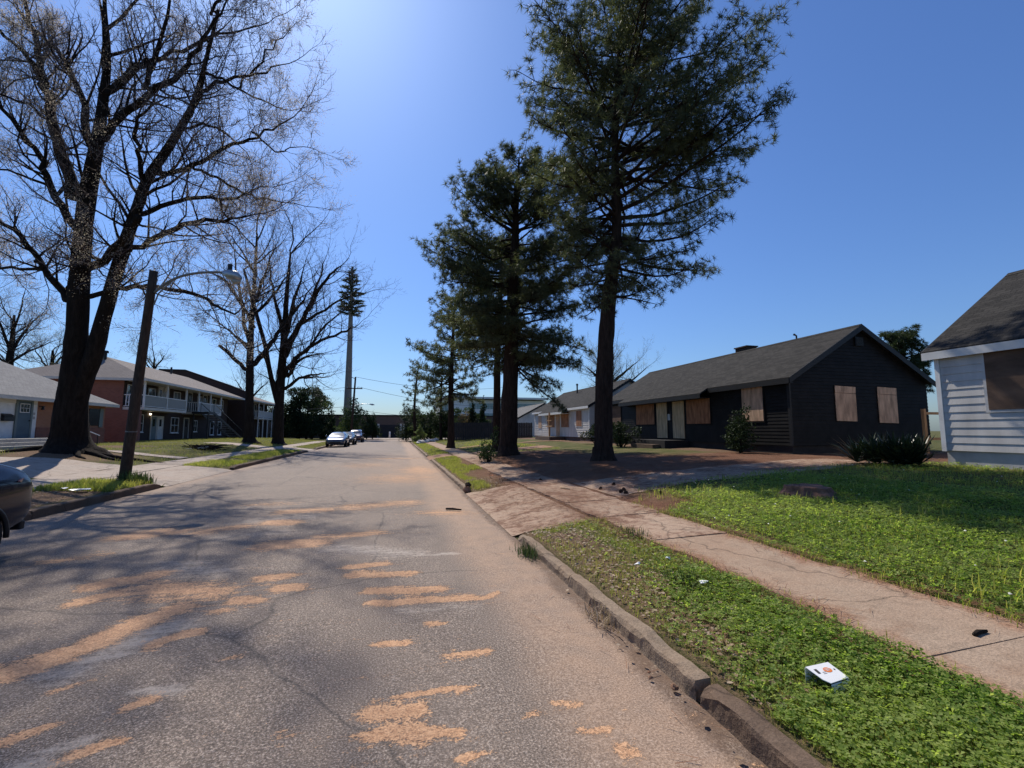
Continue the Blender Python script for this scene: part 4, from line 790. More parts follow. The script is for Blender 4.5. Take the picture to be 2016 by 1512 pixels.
# ------------------------------------------------------------------ trees
def rl(px): return math.sqrt(1+((px-1008)/FPX)**2)   # a round stem looks wider towards the frame edge
def nrm(v): return v/(np.linalg.norm(v)+1e-9)
def smooth_path(pts, rad, n):
    """Catmull-Rom through the given points"""
    pts = np.array(pts, float); rad = np.array(rad, float); P_ = np.vstack([2*pts[0]-pts[1], pts, 2*pts[-1]-pts[-2]]); out = []; ro = []
    for i in range(len(pts)-1):
        a, b_, c, d = P_[i:i+4]
        for k in range(n):
            t_ = k/n; out.append(.5*(2*b_+(c-a)*t_+(2*a-5*b_+4*c-d)*t_*t_+(3*b_-a-3*c+d)*t_**3)); ro.append(rad[i]*(1-t_)+rad[i+1]*t_)
    out.append(pts[-1]); ro.append(rad[-1]); return out, ro
class Wood:
    """collects limb and twig tubes; twigs as bare triangles so they stay cheap"""
    def __init__(s, seed): s.limb = MB(); s.twig = MB(); s.tips = []; s.r = np.random.default_rng(seed)
    def branch(s, start, d, length, rad, level, maxlev, kids, up=.15, wig=.22, taper=.3):
        r = s.r; n = 5 if level < maxlev else 2; step = length/n; pts = [np.array(start, float)]; rads = [rad]; d = nrm(np.array(d, float))
        for i in range(n):
            d = nrm(d+r.normal(0, wig, 3)*(.8 if i else .3)+np.array([0, 0, up*.5])); pts.append(pts[-1]+d*step); rads.append(rad*(1-(1-taper)*(i+1)/n))
        if level >= maxlev:      # thinnest twigs: slim folded blades
            sd = nrm(np.cross(d, r.normal(0, 1, 3)))*max(rad, .0085); b0 = len(s.twig.v)
            for i_, p in enumerate(pts[:-1]): k_ = 1-.25*i_; s.twig.v += [tuple(p-sd*k_), tuple(p+sd*k_)]
            s.twig.v.append(tuple(pts[-1])); m_ = len(pts)-1
            s.twig.f += [(b0+2*i_, b0+2*i_+1, b0+2*i_+3, b0+2*i_+2) for i_ in range(m_-1)]+[(b0+2*m_-2, b0+2*m_-1, b0+2*m_)]
        else: (s.limb if rad > .035 else s.twig).tube(pts, rads, 5 if rad > .035 else 3, cap=False)
        if level >= maxlev: s.tips += pts[1:]; return
        k = kids[level]
        for j in range(k):
            f = .25+.75*(j+r.random())/k; i = min(n-1, int(f*n)); p = pts[i]+(pts[i+1]-pts[i])*(f*n-i)
            side = nrm(np.cross(nrm(pts[i+1]-pts[i]), r.normal(0, 1, 3))); dd = nrm(nrm(pts[i+1]-pts[i])*.75+side*.8)
            s.branch(p, dd, length*r.uniform(.38, .62)*(1.05-.35*f), max(.004, rads[i]*.5), level+1, maxlev, kids, up, wig*1.08, taper)
        s.branch(pts[-1], d, length*.42, rads[-1], level+1, maxlev, kids, up, wig, taper)
    def along(s, pts, rads, n, lmul, maxlev, kids, f0=.2, up=.15, lmin=.8, lmax=3., wig=.22):
        """side branches along a drawn limb"""
        r = s.r; k = len(pts)
        for j in range(n):
            f = f0+(1-f0)*(j+r.random())/n; i = min(k-2, int(f*(k-1))); p = np.array(pts[i]); ax = nrm(np.array(pts[i+1])-p)
            side = nrm(np.cross(ax, r.normal(0, 1, 3))+np.array([0, 0, .25])); L = np.clip(lmul*(1.1-.6*f)*r.uniform(.6, 1.3), lmin, lmax)
            s.branch(p, ax*.55+side, L, min(.05, max(.010, rads[i]*.42)), 1, maxlev, kids, up, wig)
leafq = [(-.5, 0, 0), (0, -.32, .06), (.5, 0, 0), (0, .32, .06)]
def bare_tree(name, label, D, trunk, limbs, seed, bark, kids=(0, 5, 4, 3), maxlev=3, lmul=2.4, nside=9, bud=None, nbud=0, budsize=.05, depth_amp=4., extra=0, root=True, cat='tree', spread=1.):
    W_ = Wood(seed); r = W_.r; base = PD(*trunk[0][0][:2], D)
    zb = gh(base[0], base[1]); base[2] = zb
    t_ = thing(name, label, cat, base); tm = MB(); stems = []
    for st_ in trunk:
        P_ = [PD(x, y, D) for x, y, w_ in st_]; rd_ = [w_*.5*D/FPX/rl(x) for x, y, w_ in st_]
        if not stems: P_[0][2] = min(P_[0][2], zb+.5); P_.insert(0, P_[0]*[1, 1, 0]+[0, 0, zb-.3]); rd_.insert(0, rd_[0]*1.08)
        q, qr = smooth_path(P_, rd_, 4); stems.append((q, qr))
    if root:   # root flare, one skirt with lobes
        q, qr = stems[0]; rows = []; n_ = 28; P0 = np.array(q[0]); r0 = qr[0]
        lob = [(r.uniform(0, 2*np.pi), r.uniform(.35, .9)) for _ in range(6)]
        for zz, f in ((-.35, 1.75), (0.02, 1.45), (.12, 1.24), (.3, 1.10), (.6, 1.0), (1.1, .95)):
            row = []
            for j in range(n_):
                a = 2*np.pi*j/n_; l_ = sum(s_*max(0, math.cos(a-b_))**6 for b_, s_ in lob)
                R_ = r0*(f*.86+(f-.95)*l_*.9)*(1+.04*math.sin(9*a+zz*3)); row.append((base[0]+R_*math.cos(a), base[1]+R_*math.sin(a), zb+zz))
            rows.append(row)
        b0 = len(tm.v); tm.v += [p for w_ in rows for p in w_]
        for i in range(len(rows)-1):
            for j in range(n_): j2 = (j+1) % n_; tm.f.append((b0+i*n_+j, b0+i*n_+j2, b0+(i+1)*n_+j2, b0+(i+1)*n_+j))
    for k, (q, qr) in enumerate(stems): tm.tube(q, qr, 18 if qr[0] > .3 else 10, lump=.07, seed=seed+k*13)
    seen = [(np.array(p), r_) for q, qr in stems for p, r_ in zip(q, qr)]
    for st_ in limbs:
        if D < 30: st_ = [(x if x < 380 else 380+(x-380)*.74, y, w_) for x, y, w_ in st_]
        off = r.uniform(-depth_amp, depth_amp); P_ = []
        for i, (x, y, w_) in enumerate(st_): P_.append(PD(x, y, D+off*(i/(len(st_)-1))**1.2))
        rd_ = [w_*.5*D/FPX/rl(x) for x, y, w_ in st_]
        if st_[-1][2] <= 4: rd_[-1] = min(rd_[-1], .028)
        near = min(seen, key=lambda s_: np.linalg.norm(s_[0]-P_[0]+np.array([0, 0, -.25]))-s_[1]*.3)   # join the limb to its stem
        if np.linalg.norm(near[0]-P_[0]) > .04: P_.insert(0, near[0]); rd_.insert(0, min(rd_[0]*1.15, near[1]))
        q, qr = smooth_path(P_, rd_, 4); seen += [(np.array(p), r_) for p, r_ in zip(q, qr)]
        q = [np.array(p)+r.normal(0, .05, 3)*(0 < i < len(q)-1) for i, p in enumerate(q)]
        W_.limb.tube(q, qr, 8, lump=.06, seed=seed)
        L = sum(np.linalg.norm(q[i+1]-q[i]) for i in range(len(q)-1))
        W_.along(q, qr, max(3, int(nside*L/6)), lmul, maxlev, kids, .25, .18)
        if qr[-1] < .05: W_.branch(q[-1], q[-1]-q[-2], lmul*.9, qr[-1], 1, maxlev, kids, .15)
    for k in range(extra):   # limbs toward and away from the viewer
        q, qr = stems[k % len(stems)]; i = r.integers(int(len(q)*.45), len(q)); a = r.uniform(0, 2*np.pi)
        W_.branch(q[i], (math.cos(a)*.8, math.sin(a)*.8, .7), 4.8*spread*r.uniform(.7, 1.2), .07, 0, maxlev, (7,)+tuple(kids[1:]), .2)
    obj('trunk', tm, bark, t_, smooth=True); obj('branches', W_.limb, bark, t_, smooth=True)
    o = obj('twigs', W_.twig, 'twig', t_); o['kind'] = 'stuff'
    if bud:
        tp = np.array(W_.tips); sp_ = np.array([p for q, qr in stems for p in q]); dm = np.min(np.linalg.norm(tp[:, None]-sp_[None], axis=2), axis=1); tp = tp[dm > (2.2 if D < 30 else .6)]
        idx = r.integers(0, len(tp), nbud); P_ = tp[idx]+r.normal(0, .10, (nbud, 3))
        o = obj('buds', scatter('buds', leafq[:3], [(0, 1, 2)], P_, rand_rot(nbud), r.uniform(.5, 1.3, nbud)*budsize), bud, t_); o['kind'] = 'stuff'
    return t_
bare_tree('oak_tree', 'huge twin-stemmed tree with dark furrowed trunk and pinkish spring buds', 18.6,
    [[(135, 880, 84), (140, 810, 72), (146, 740, 60), (152, 650, 47), (156, 560, 46), (162, 480, 40), (171, 395, 38), (190, 290, 30), (203, 200, 22), (212, 110, 15), (206, 10, 9), (210, -50, 5)],
     [(146, 860, 34), (160, 770, 42), (184, 700, 40), (200, 640, 35), (222, 560, 31), (246, 480, 30), (272, 405, 24), (292, 350, 22), (335, 285, 19), (378, 210, 14), (400, 140, 10), (430, 20, 6)]],
    [[(146, 445, 22), (97, 360, 18), (76, 305, 15), (25, 237, 11), (-30, 160, 7)], [(150, 385, 30), (112, 275, 26), (97, 203, 22), (80, 144, 18), (68, 64, 13), (48, -10, 8), (44, -50, 5)],
     [(76, 142, 13), (25, 85, 9), (-25, 40, 5)], [(182, 285, 20), (157, 186, 16), (131, 123, 13), (85, 76, 9), (35, 20, 5)], [(203, 271, 20), (237, 233, 18), (296, 182, 15), (360, 144, 11), (406, 76, 8), (470, 0, 4)],
     [(210, 182, 18), (271, 131, 17), (305, 118, 12), (380, 90, 8), (460, 55, 4)], [(290, 160, 12), (322, 60, 8), (335, -60, 4)], [(318, 342, 12), (381, 326, 10), (466, 292, 8), (550, 267, 5), (625, 240, 3)],
     [(285, 421, 13), (351, 394, 10), (419, 388, 8), (478, 394, 6), (535, 376, 3)], [(262, 490, 14), (330, 457, 12), (394, 436, 10), (466, 434, 7), (538, 423, 4)], [(375, 330, 7), (445, 351, 6), (508, 377, 5), (593, 395, 3)],
     [(172, 530, 20), (237, 478, 18), (272, 428, 16)], [(176, 583, 14), (237, 567, 12), (296, 567, 10), (381, 580, 8), (445, 605, 6), (500, 614, 4)], [(136, 588, 20), (85, 525, 16), (42, 466, 13), (-40, 410, 9)], [(82, 530, 9), (0, 527, 8), (-60, 535, 5)],
     [(280, 372, 12), (276, 300, 10), (270, 250, 8), (305, 190, 4)], [(352, 262, 12), (381, 212, 12), (406, 182, 10), (457, 161, 8), (529, 148, 6), (610, 128, 3)], [(362, 252, 7), (423, 245, 6), (500, 285, 3)], [(97, 237, 9), (42, 199, 7), (-20, 175, 4)], [(88, 360, 8), (42, 347, 6), (-15, 330, 4)], [(430, 20, 7), (510, -30, 4), (590, -60, 3)],
     [(466, 430, 4), (500, 450, 3), (520, 480, 2)], [(457, 161, 6), (540, 190, 4), (620, 215, 3)], [(529, 148, 5), (590, 90, 3), (625, 70, 2)], [(406, 76, 6), (500, 60, 4), (580, 45, 2)], [(550, 267, 4), (610, 300, 3), (650, 290, 2)]],
    3, 'bark_oak', kids=(0, 7, 6, 3), maxlev=3, lmul=2.5, nside=17, bud='bud', nbud=170000, budsize=.05, depth_amp=3., extra=9, spread=.75)
bare_tree('street_tree', 'bare tree with a sawn-off left limb in front of the brick blocks', 38,
    [[(490, 872, 23), (491, 800, 17), (492, 730, 16), (494, 660, 12), (499, 590, 9), (503, 520, 6), (506, 460, 4)]],
    [[(486, 728, 9), (460, 703, 8), (432, 680, 7)], [(494, 690, 10), (480, 620, 8), (470, 560, 6), (462, 500, 3)], [(496, 722, 12), (528, 682, 10), (552, 650, 8), (590, 600, 5), (620, 560, 3)], [(497, 640, 9), (470, 590, 6), (440, 550, 5), (400, 530, 3)], [(500, 600, 8), (520, 540, 5), (545, 480, 3)],
     [(498, 620, 7), (540, 580, 5), (570, 530, 3)], [(485, 680, 6), (450, 650, 4), (425, 640, 3)], [(503, 540, 6), (480, 500, 4), (450, 460, 2)]],
    5, 'bark_mid', kids=(0, 6, 4, 3), maxlev=3, lmul=3.4, nside=10, depth_amp=3.5, extra=8, bud='bud', nbud=4500, budsize=.06)
bare_tree('street_tree', 'bare tree with fanned limbs leaning towards the tall monopole', 41,
    [[(547, 870, 24), (550, 800, 18), (554, 730, 17), (558, 690, 16), (562, 620, 11), (566, 560, 8), (572, 500, 4)], [(548, 800, 11), (532, 735, 10), (524, 690, 9), (508, 630, 8), (494, 580, 7), (480, 530, 4)]],
    [[(562, 700, 15), (590, 640, 11), (618, 590, 8), (650, 540, 5), (676, 520, 3)], [(566, 725, 11), (600, 690, 8), (635, 670, 6), (680, 650, 4), (705, 640, 2)], [(566, 762, 8), (590, 746, 6), (620, 736, 4), (642, 735, 3)], [(606, 742, 4), (642, 743, 3)], [(566, 740, 9), (590, 710, 6), (640, 695, 4)], [(563, 660, 10), (580, 590, 7), (600, 520, 4)],
     [(560, 680, 9), (545, 610, 7), (535, 550, 4), (530, 500, 2)], [(590, 640, 8), (640, 610, 5), (690, 580, 3), (725, 575, 2)], [(600, 620, 7), (625, 560, 5), (640, 510, 3)], [(545, 770, 7), (536, 745, 6), (520, 700, 5), (505, 690, 4)], [(606, 690, 5), (640, 640, 4), (690, 600, 2)]],
    8, 'bark_mid', kids=(0, 6, 4, 3), maxlev=3, lmul=3.4, nside=10, depth_amp=3.5, extra=9, bud='bud', nbud=4500, budsize=.06)
bare_tree('background_tree', 'pale budding tree behind the roof of the black bungalow', 62,
    [[(1198, 800, 14), (1200, 760, 11), (1202, 735, 7)]], [[(1200, 765, 7), (1175, 740, 5), (1150, 720, 3)], [(1201, 758, 7), (1225, 735, 5), (1255, 712, 3)], [(1202, 745, 5), (1205, 715, 4), (1210, 695, 2)], [(1201, 752, 5), (1185, 725, 4), (1170, 700, 2)], [(1201, 760, 5), (1240, 750, 4), (1275, 722, 2)]],
    11, 'bark_mid', kids=(0, 6, 4, 3), maxlev=3, lmul=3.2, nside=12, depth_amp=3, extra=6, bud='bud_green', nbud=9000, budsize=.09, root=False)
bare_tree('background_tree', 'dense twiggy tree behind the row house roof at left edge', 55,
    [[(12, 790, 22), (18, 720, 18), (24, 670, 12), (28, 620, 6)]], [[(18, 700, 9), (50, 650, 6), (85, 615, 3)], [(20, 690, 8), (0, 640, 6), (-15, 590, 3)], [(24, 660, 7), (40, 610, 4), (50, 570, 2)], [(18, 715, 7), (60, 690, 5), (110, 670, 3)], [(18, 720, 7), (-20, 690, 5), (-60, 660, 3)]],
    14, 'bark_mid', kids=(0, 6, 4, 3), maxlev=3, lmul=3.6, nside=12, depth_amp=4, extra=10, bud='bud', nbud=9000, budsize=.09, root=False)
bare_tree('background_tree', 'low yellowish budding tree beside the dense twiggy one at left', 60,
    [[(100, 780, 14), (102, 730, 10), (104, 690, 5)]], [[(101, 735, 6), (80, 705, 4), (65, 680, 2)], [(102, 725, 6), (125, 700, 4), (150, 690, 2)]],
    15, 'bark_mid', kids=(0, 6, 5, 3), maxlev=3, lmul=3., nside=12, depth_amp=3, extra=8, bud='bud_green', nbud=7000, budsize=.09, root=False)
bare_tree('background_tree', 'small budding tree behind the hip roof of the brick block', 75,
    [[(300, 790, 8), (302, 740, 6), (304, 705, 3)]], [[(302, 735, 4), (288, 715, 3), (275, 700, 2)], [(303, 728, 4), (318, 708, 3), (326, 698, 2)]], 17, 'bark_mid', kids=(0, 6, 4, 3), maxlev=3, lmul=2.6, nside=12, depth_amp=2, extra=4, bud='bud_green', nbud=2500, budsize=.1, root=False)
bare_tree('background_tree', 'bare round-headed tree behind the dark parapet wall', 92,
    [[(490, 850, 10), (492, 790, 8), (494, 755, 4)]], [[(492, 790, 5), (475, 765, 3), (462, 745, 2)], [(493, 785, 5), (512, 765, 3), (528, 752, 2)]], 19, 'bark_mid', kids=(0, 6, 4, 3), maxlev=3, lmul=4., nside=11, depth_amp=3, extra=8, root=False)

# pines ------------------------------------------------------------
def needle_tuft(k, seed, w_):
    r = np.random.default_rng(seed); v = []; f = []
    for i in range(k):
        a = r.uniform(0, 2*np.pi); e = r.uniform(-.25, 1.); d = np.array([math.cos(a)*math.sqrt(1-min(.98, e*e)), math.sin(a)*math.sqrt(1-min(.98, e*e)), e]); d = nrm(d)
        s = nrm(np.cross(d, r.normal(0, 1, 3)))*w_; b0 = len(v); L = r.uniform(.7, 1.1); v += [tuple(d*.05-s), tuple(d*.05+s), tuple(d*L)]; f.append((b0, b0+1, b0+2))
    return v, f
def align(dirs):
    """rotations taking +Z to the given directions, with random spin"""
    d = dirs/(np.linalg.norm(dirs, axis=1)[:, None]+1e-9); h = rng.normal(size=d.shape); x = np.cross(h, d); x /= np.linalg.norm(x, axis=1)[:, None]+1e-9
    return np.stack([x, np.cross(d, x), d], -1)
def pine(name, label, D, trunk, env, seed, nb, tuft=.2, wneed=.055, kneed=20, mt='pine', sub=11, droop=.0, per=6, start_f=.0, fork=None, gaps=.08, thick=1., dep=.8):
    """env: rows (py, left px, right px) giving the crown outline either side of the trunk"""
    r = np.random.default_rng(seed); P_ = [PD(x, y, D) for x, y, w_ in trunk]; rd_ = [w_*.5*D/FPX/rl(x) for x, y, w_ in trunk]; base = P_[0].copy(); zb = gh(base[0], base[1]); base[2] = zb
    if P_[1][2] < zb+.6: P_.pop(1); rd_.pop(1); trunk = trunk[:1]+trunk[2:]
    P_[0] = base+[0, 0, -.2]; q, qr = smooth_path(P_, rd_, 5); q = np.array(q)
    t_ = thing(name, label, 'pine tree', base); tm = MB(); tm.tube(q, qr, 16, lump=.08, seed=seed)
    n_ = 20; rows = []
    for zz, f in ((-.3, 1.6), (.02, 1.35), (.15, 1.15), (.45, 1.02)):
        rows.append([(base[0]+qr[0]*f*(1+.1*math.sin(3*a+seed)*(f-1)*3)*math.cos(a), base[1]+qr[0]*f*(1+.1*math.sin(5*a)*(f-1)*3)*math.sin(a), zb+zz) for a in np.linspace(0, 2*np.pi, n_, endpoint=False)])
    b0 = len(tm.v); tm.v += [p for w_ in rows for p in w_]
    for i in range(3):
        for j in range(n_): j2 = (j+1) % n_; tm.f.append((b0+i*n_+j, b0+i*n_+j2, b0+(i+1)*n_+j2, b0+(i+1)*n_+j))
    env = sorted(env); ey = np.array([e[0] for e in env]); el = np.array([e[1] for e in env]); er = np.array([e[2] for e in env])
    tz = q[:, 2]; ty = np.interp(tz, tz, np.interp(np.linspace(0, 1, len(q)), np.linspace(0, 1, len(trunk)), [p[1] for p in trunk]))
    m_per = D/FPX; wood = MB(); tp = []; td = []
    y_lo, y_hi = ey.max(), ey.min()
    for b_ in range(nb):
        f = ((b_+r.random())/nb); py = y_lo+(y_hi-y_lo)*f
        i = int(np.clip(np.searchsorted(-ty, -py), 1, len(q)-1)); p0 = q[i-1]+(q[i]-q[i-1])*r.random()
        az = r.uniform(0, 2*np.pi); ca = math.cos(az)
        ll = np.interp(py, ey, el)*m_per; lr = np.interp(py, ey, er)*m_per; ld = dep*(ll+lr)/2
        L = (lr if ca > 0 else ll)*ca*ca+ld*(1-ca*ca); L *= r.uniform(.72, 1.05)
        if L < .25: continue
        hd = _r*ca+np.array([_f[0], _f[1], 0])*math.sin(az); hd = nrm(hd); el0 = np.interp(f, [0, .3, 1], [-.12-droop, .12, .75])+r.normal(0, .2)
        d = nrm(hd*math.cos(el0)+np.array([0, 0, math.sin(el0)])); n2 = 6; pts = [p0]; rad0 = min(qr[i]*.5, (.022+.012*L)*thick)
        for k in range(n2): d = nrm(d+r.normal(0, .09, 3)+np.array([0, 0, np.interp(k, [0, 2, 5], [-.05-droop*.6, .03, .12])])); pts.append(pts[-1]+d*L/n2)
        rads = [rad0*(1-.8*k/n2) for k in range(n2+1)]; wood.tube(pts, rads, 5, cap=False)
        ns = max(3, int(sub*L/4))
        for s_ in range(ns):
            fs = .22+.78*(s_+r.random())/ns; k = min(n2-1, int(fs*n2)); p = pts[k]+(pts[k+1]-pts[k])*(fs*n2-k); ax = nrm(pts[k+1]-pts[k])
            if r.random() < gaps: continue
            sd = nrm(np.cross(ax, (0, 0, 1)))*(1 if s_ % 2 else -1); sd = nrm(sd*r.uniform(.5, 1.)+ax*.8+np.array([0, 0, r.normal(.08, .3)]))
            Ls = np.clip(L*.30*(1.25-.8*fs)*r.uniform(.6, 1.3), .3, 1.5); e_ = p+sd*Ls+np.array([0, 0, .08*Ls]); mid_ = (p+e_)/2+r.normal(0, .05, 3)
            wood.tube([p, mid_, e_], [.014*thick, .010*thick, .006*thick], 3, cap=False)
            m_ = max(2, int(per*Ls/1.))
            for k2 in range(m_):
                g_ = .3+.7*(k2+1)/m_; c_ = p+(e_-p)*g_+r.normal(0, .16, 3)*Ls; tp.append(c_); td.append(nrm(sd+r.normal(0, .55, 3)+np.array([0, 0, .35])))
        for k2 in range(3): tp.append(pts[-1]+r.normal(0, .1, 3)); td.append(nrm(d+r.normal(0, .4, 3)))
    obj('trunk', tm, 'bark_pine', t_, smooth=True); o = obj('branches', wood, 'bark_pine', t_, smooth=True); o['kind'] = 'stuff'
    tv, tf = needle_tuft(kneed, seed, wneed); tp = np.array(tp); td = np.array(td)
    o = obj('needles', scatter('needles', tv, tf, tp, align(td), tuft*r.uniform(.7, 1.25, len(tp))), mt, t_); o['kind'] = 'stuff'
    print(label, len(tp)*kneed, 'tris'); return t_
pine('pine_tree', 'tallest pine, its dark crown filling the sky above the black bungalow', 15.4,
     [(1187, 900, 40), (1188, 820, 35), (1190, 740, 34), (1194, 660, 31), (1200, 580, 29), (1208, 520, 22), (1214, 450, 20), (1212, 370, 17), (1211, 290, 14), (1214, 200, 11), (1218, 110, 8), (1222, 40, 4)],
     [(40, 110, 110), (70, 160, 170), (100, 185, 220), (150, 200, 330), (200, 205, 400), (260, 195, 390), (320, 165, 310), (380, 160, 330), (430, 140, 330), (490, 120, 290), (530, 100, 200), (575, 80, 110), (610, 60, 90)], 21, 150, .25, .033, 23, sub=18, per=9, gaps=.22, dep=1.0)
pine('pine_tree', 'thick-trunked pine with broad crown left of the tallest pine', 21.8,
     [(1000, 880, 36), (1003, 800, 32), (1006, 720, 30), (1008, 640, 26), (1010, 560, 21), (1014, 480, 16), (1016, 410, 11), (1020, 350, 7), (1022, 310, 3)],
     [(310, 25, 30), (350, 100, 70), (420, 140, 110), (490, 195, 140), (560, 185, 150), (630, 150, 165), (690, 120, 150), (720, 60, 110)], 22, 150, .26, .036, 24, sub=18, per=10, droop=.12, gaps=.04)
pine('pine_tree', 'slim pine trunk standing just behind the thick-trunked pine', 27,
     [(977, 880, 17), (978, 800, 15), (979, 720, 13), (982, 640, 11), (986, 560, 8), (990, 500, 3)], [(500, 20, 30), (560, 90, 70), (630, 120, 110), (690, 130, 110), (715, 80, 80)], 23, 80, .27, .05, 16, sub=16, per=9, droop=.05)
pine('pine_tree', 'shorter pine with open tiered crown by the street verge', 35.5,
     [(888, 868, 15), (888, 820, 12), (888, 760, 10), (890, 700, 7), (893, 640, 5), (896, 590, 2)], [(590, 15, 25), (620, 55, 50), (660, 70, 70), (700, 95, 75), (740, 90, 80), (770, 80, 70), (790, 40, 60)], 24, 85, .28, .05, 16, sub=15, per=9, gaps=.12)
pine('pine_tree', 'small far pine with thin trunk at the right of the street end', 58,
     [(868, 866, 6), (868, 800, 5), (870, 740, 3)], [(738, 8, 8), (760, 30, 22), (790, 35, 30), (805, 20, 20)], 25, 26, .34, .06, 16, mt='pine_far', sub=10, per=6, gaps=.2)
pine('pine_tree', 'leaning far pine nearest the end of the street on the right', 62,
     [(818, 866, 6), (816, 800, 5), (822, 730, 3)], [(728, 8, 8), (750, 28, 20), (780, 26, 24), (805, 22, 22), (825, 14, 18)], 26, 26, .34, .06, 16, mt='pine_far', sub=10, per=6, gaps=.2)
pine('pine_tree', 'round-topped pine rising behind the black bungalow gable', 33,
     [(1782, 850, 14), (1780, 740, 11), (1778, 670, 5)], [(652, 22, 18), (670, 42, 35), (700, 48, 42), (730, 45, 45), (770, 40, 40)], 27, 110, .26, .06, 20, mt='pine_far', sub=20, per=12)

# leafy trees and shrubs --------------------------------------------
def leafy(name, label, base, clumps, mt, n, size, seed, trunk=None, cat='tree', stretch=1.):
    """clumps: (dx, dy, dz, rx, rz); leaves lie on and inside each clump"""
    r = np.random.default_rng(seed); base = np.array(base, float); base[2] = gh(base[0], base[1]); t_ = thing(name, label, cat, base); vol = np.array([c[3]**2*c[4] for c in clumps]); pk = r.choice(len(clumps), n, p=vol/vol.sum())
    C_ = np.array(clumps)[pk]; d = r.normal(size=(n, 3)); d /= np.linalg.norm(d, axis=1)[:, None]; rad = r.uniform(.35, 1.06, n)**.6; lump = 1+.28*np.sin(d[:, 0]*5+pk)*np.sin(d[:, 1]*4.3+pk*2)*1.+.15*np.sin(d[:, 2]*9+pk)
    P_ = base+C_[:, :3]+d*np.stack([C_[:, 3], C_[:, 3], C_[:, 4]], -1)*(rad*lump)[:, None]; P_ = P_[P_[:, 2] > base[2]+.03]
    mb = MB()
    if trunk:
        h, r0 = trunk; mb.tube([base-[0, 0, .2], base+[0, 0, h*.5], base+[0.05, 0, h]], [r0, r0*.8, r0*.5], 8)
        for c in clumps[:14]: mb.tube([base+[0, 0, h*.6], base+np.array(c[:3])*[.6, .6, .8], base+np.array(c[:3])], [r0*.45, r0*.25, r0*.1], 5, cap=False)
    else:
        for c in clumps[:10]: mb.tube([base+[c[0]*.15, c[1]*.15, -.05], base+np.array(c[:3])*[.5, .5, .6], base+np.array(c[:3])], [.03, .02, .01], 5, cap=False)
    obj('trunk' if trunk else 'stems', mb, 'bark_mid', t_)
    o = obj('foliage', scatter('foliage', leafq, [(0, 1, 2), (0, 2, 3)], P_, rand_rot(len(P_)), r.uniform(.6, 1.3, len(P_))*size), mt, t_); o['kind'] = 'stuff'; return t_
def cone_clumps(h, r0, k, seed):
    r = np.random.default_rng(seed); out = []
    for i in range(k):
        f = (i+.5)/k; R_ = r0*(1-f)**.75; a = r.uniform(0, 2*np.pi); out.append((math.cos(a)*R_*.5, math.sin(a)*R_*.5, .15*h+f*h*.85, max(.12, R_*.62), h*.10))
    return out
def blob_clumps(h, R_, k, seed, z0=.35):
    r = np.random.default_rng(seed); return [(r.normal(0, R_*.42), r.normal(0, R_*.42), h*r.uniform(z0, .92), R_*r.uniform(.25, .5), R_*r.uniform(.22, .42)) for _ in range(k)]
def at(px, Y): return PY(px, 860, Y)
k_ = 0
for px, Y, h, R_, lb in ((615, 84, 5.2, 2.2, 'wide dark holly cone at the left end of the warehouse hedge row'), (655, 84.5, 4.4, 1.7, 'dark holly cone left of the monopole foot'), (690, 84, 4.6, 1.9, 'dark holly cone behind the parked cars'), (722, 84, 5.0, 1.9, 'dark holly cone right of the leafy tree'), (733, 84.2, 5.0, 1.6, 'dark pointed holly cone beside the warehouse loading door')):
    leafy('holly_cone', lb, at(px, Y), cone_clumps(h, R_, 16, 40+k_), 'holly', 3600, .20, 60+k_, (h*.8, .12), 'shrub'); k_ += 1
leafy('evergreen_tree', 'dark evergreen tree beside the far brick block', at(588, 86), blob_clumps(9.5, 3.0, 26, 71, .1), 'holly', 9000, .26, 72, (8, .25))
leafy('evergreen_tree', 'round-crowned pine-like tree above the evergreen row left of monopole', at(612, 92), blob_clumps(9.8, 2.7, 22, 73, .5), 'pine_far', 7000, .26, 74, (9, .25))
leafy('evergreen_tree', 'low broad evergreen between dark trees left of monopole', at(560, 88), blob_clumps(6.5, 3.4, 24, 75, .1), 'holly', 8000, .26, 76, (5, .2))
leafy('evergreen_tree', 'green-brown evergreen in front of the round-crowned tree', at(603, 87), blob_clumps(7.5, 2.6, 22, 175, .1), 'bush', 7000, .26, 176, (6, .2))
leafy('evergreen_tree', 'small dark evergreen right of the round-crowned tree', at(634, 88), blob_clumps(4.8, 2.2, 16, 177, .1), 'holly', 5000, .24, 178, (3, .2))
leafy('young_tree', 'leafy young tree growing at the foot of the monopole', at(692, 76), [(0, 0, 3.2, 1.6, 1.6), (-.6, .3, 1.8, 1.7, 1.5), (.5, 0, 4.6, 1.1, 1.2), (.1, .2, 6., .8, .9), (1.4, 0, 4.4, .8, .7), (-.9, 0, 4.6, .8, .8)], 'bush', 5200, .22, 77, (6, .14))
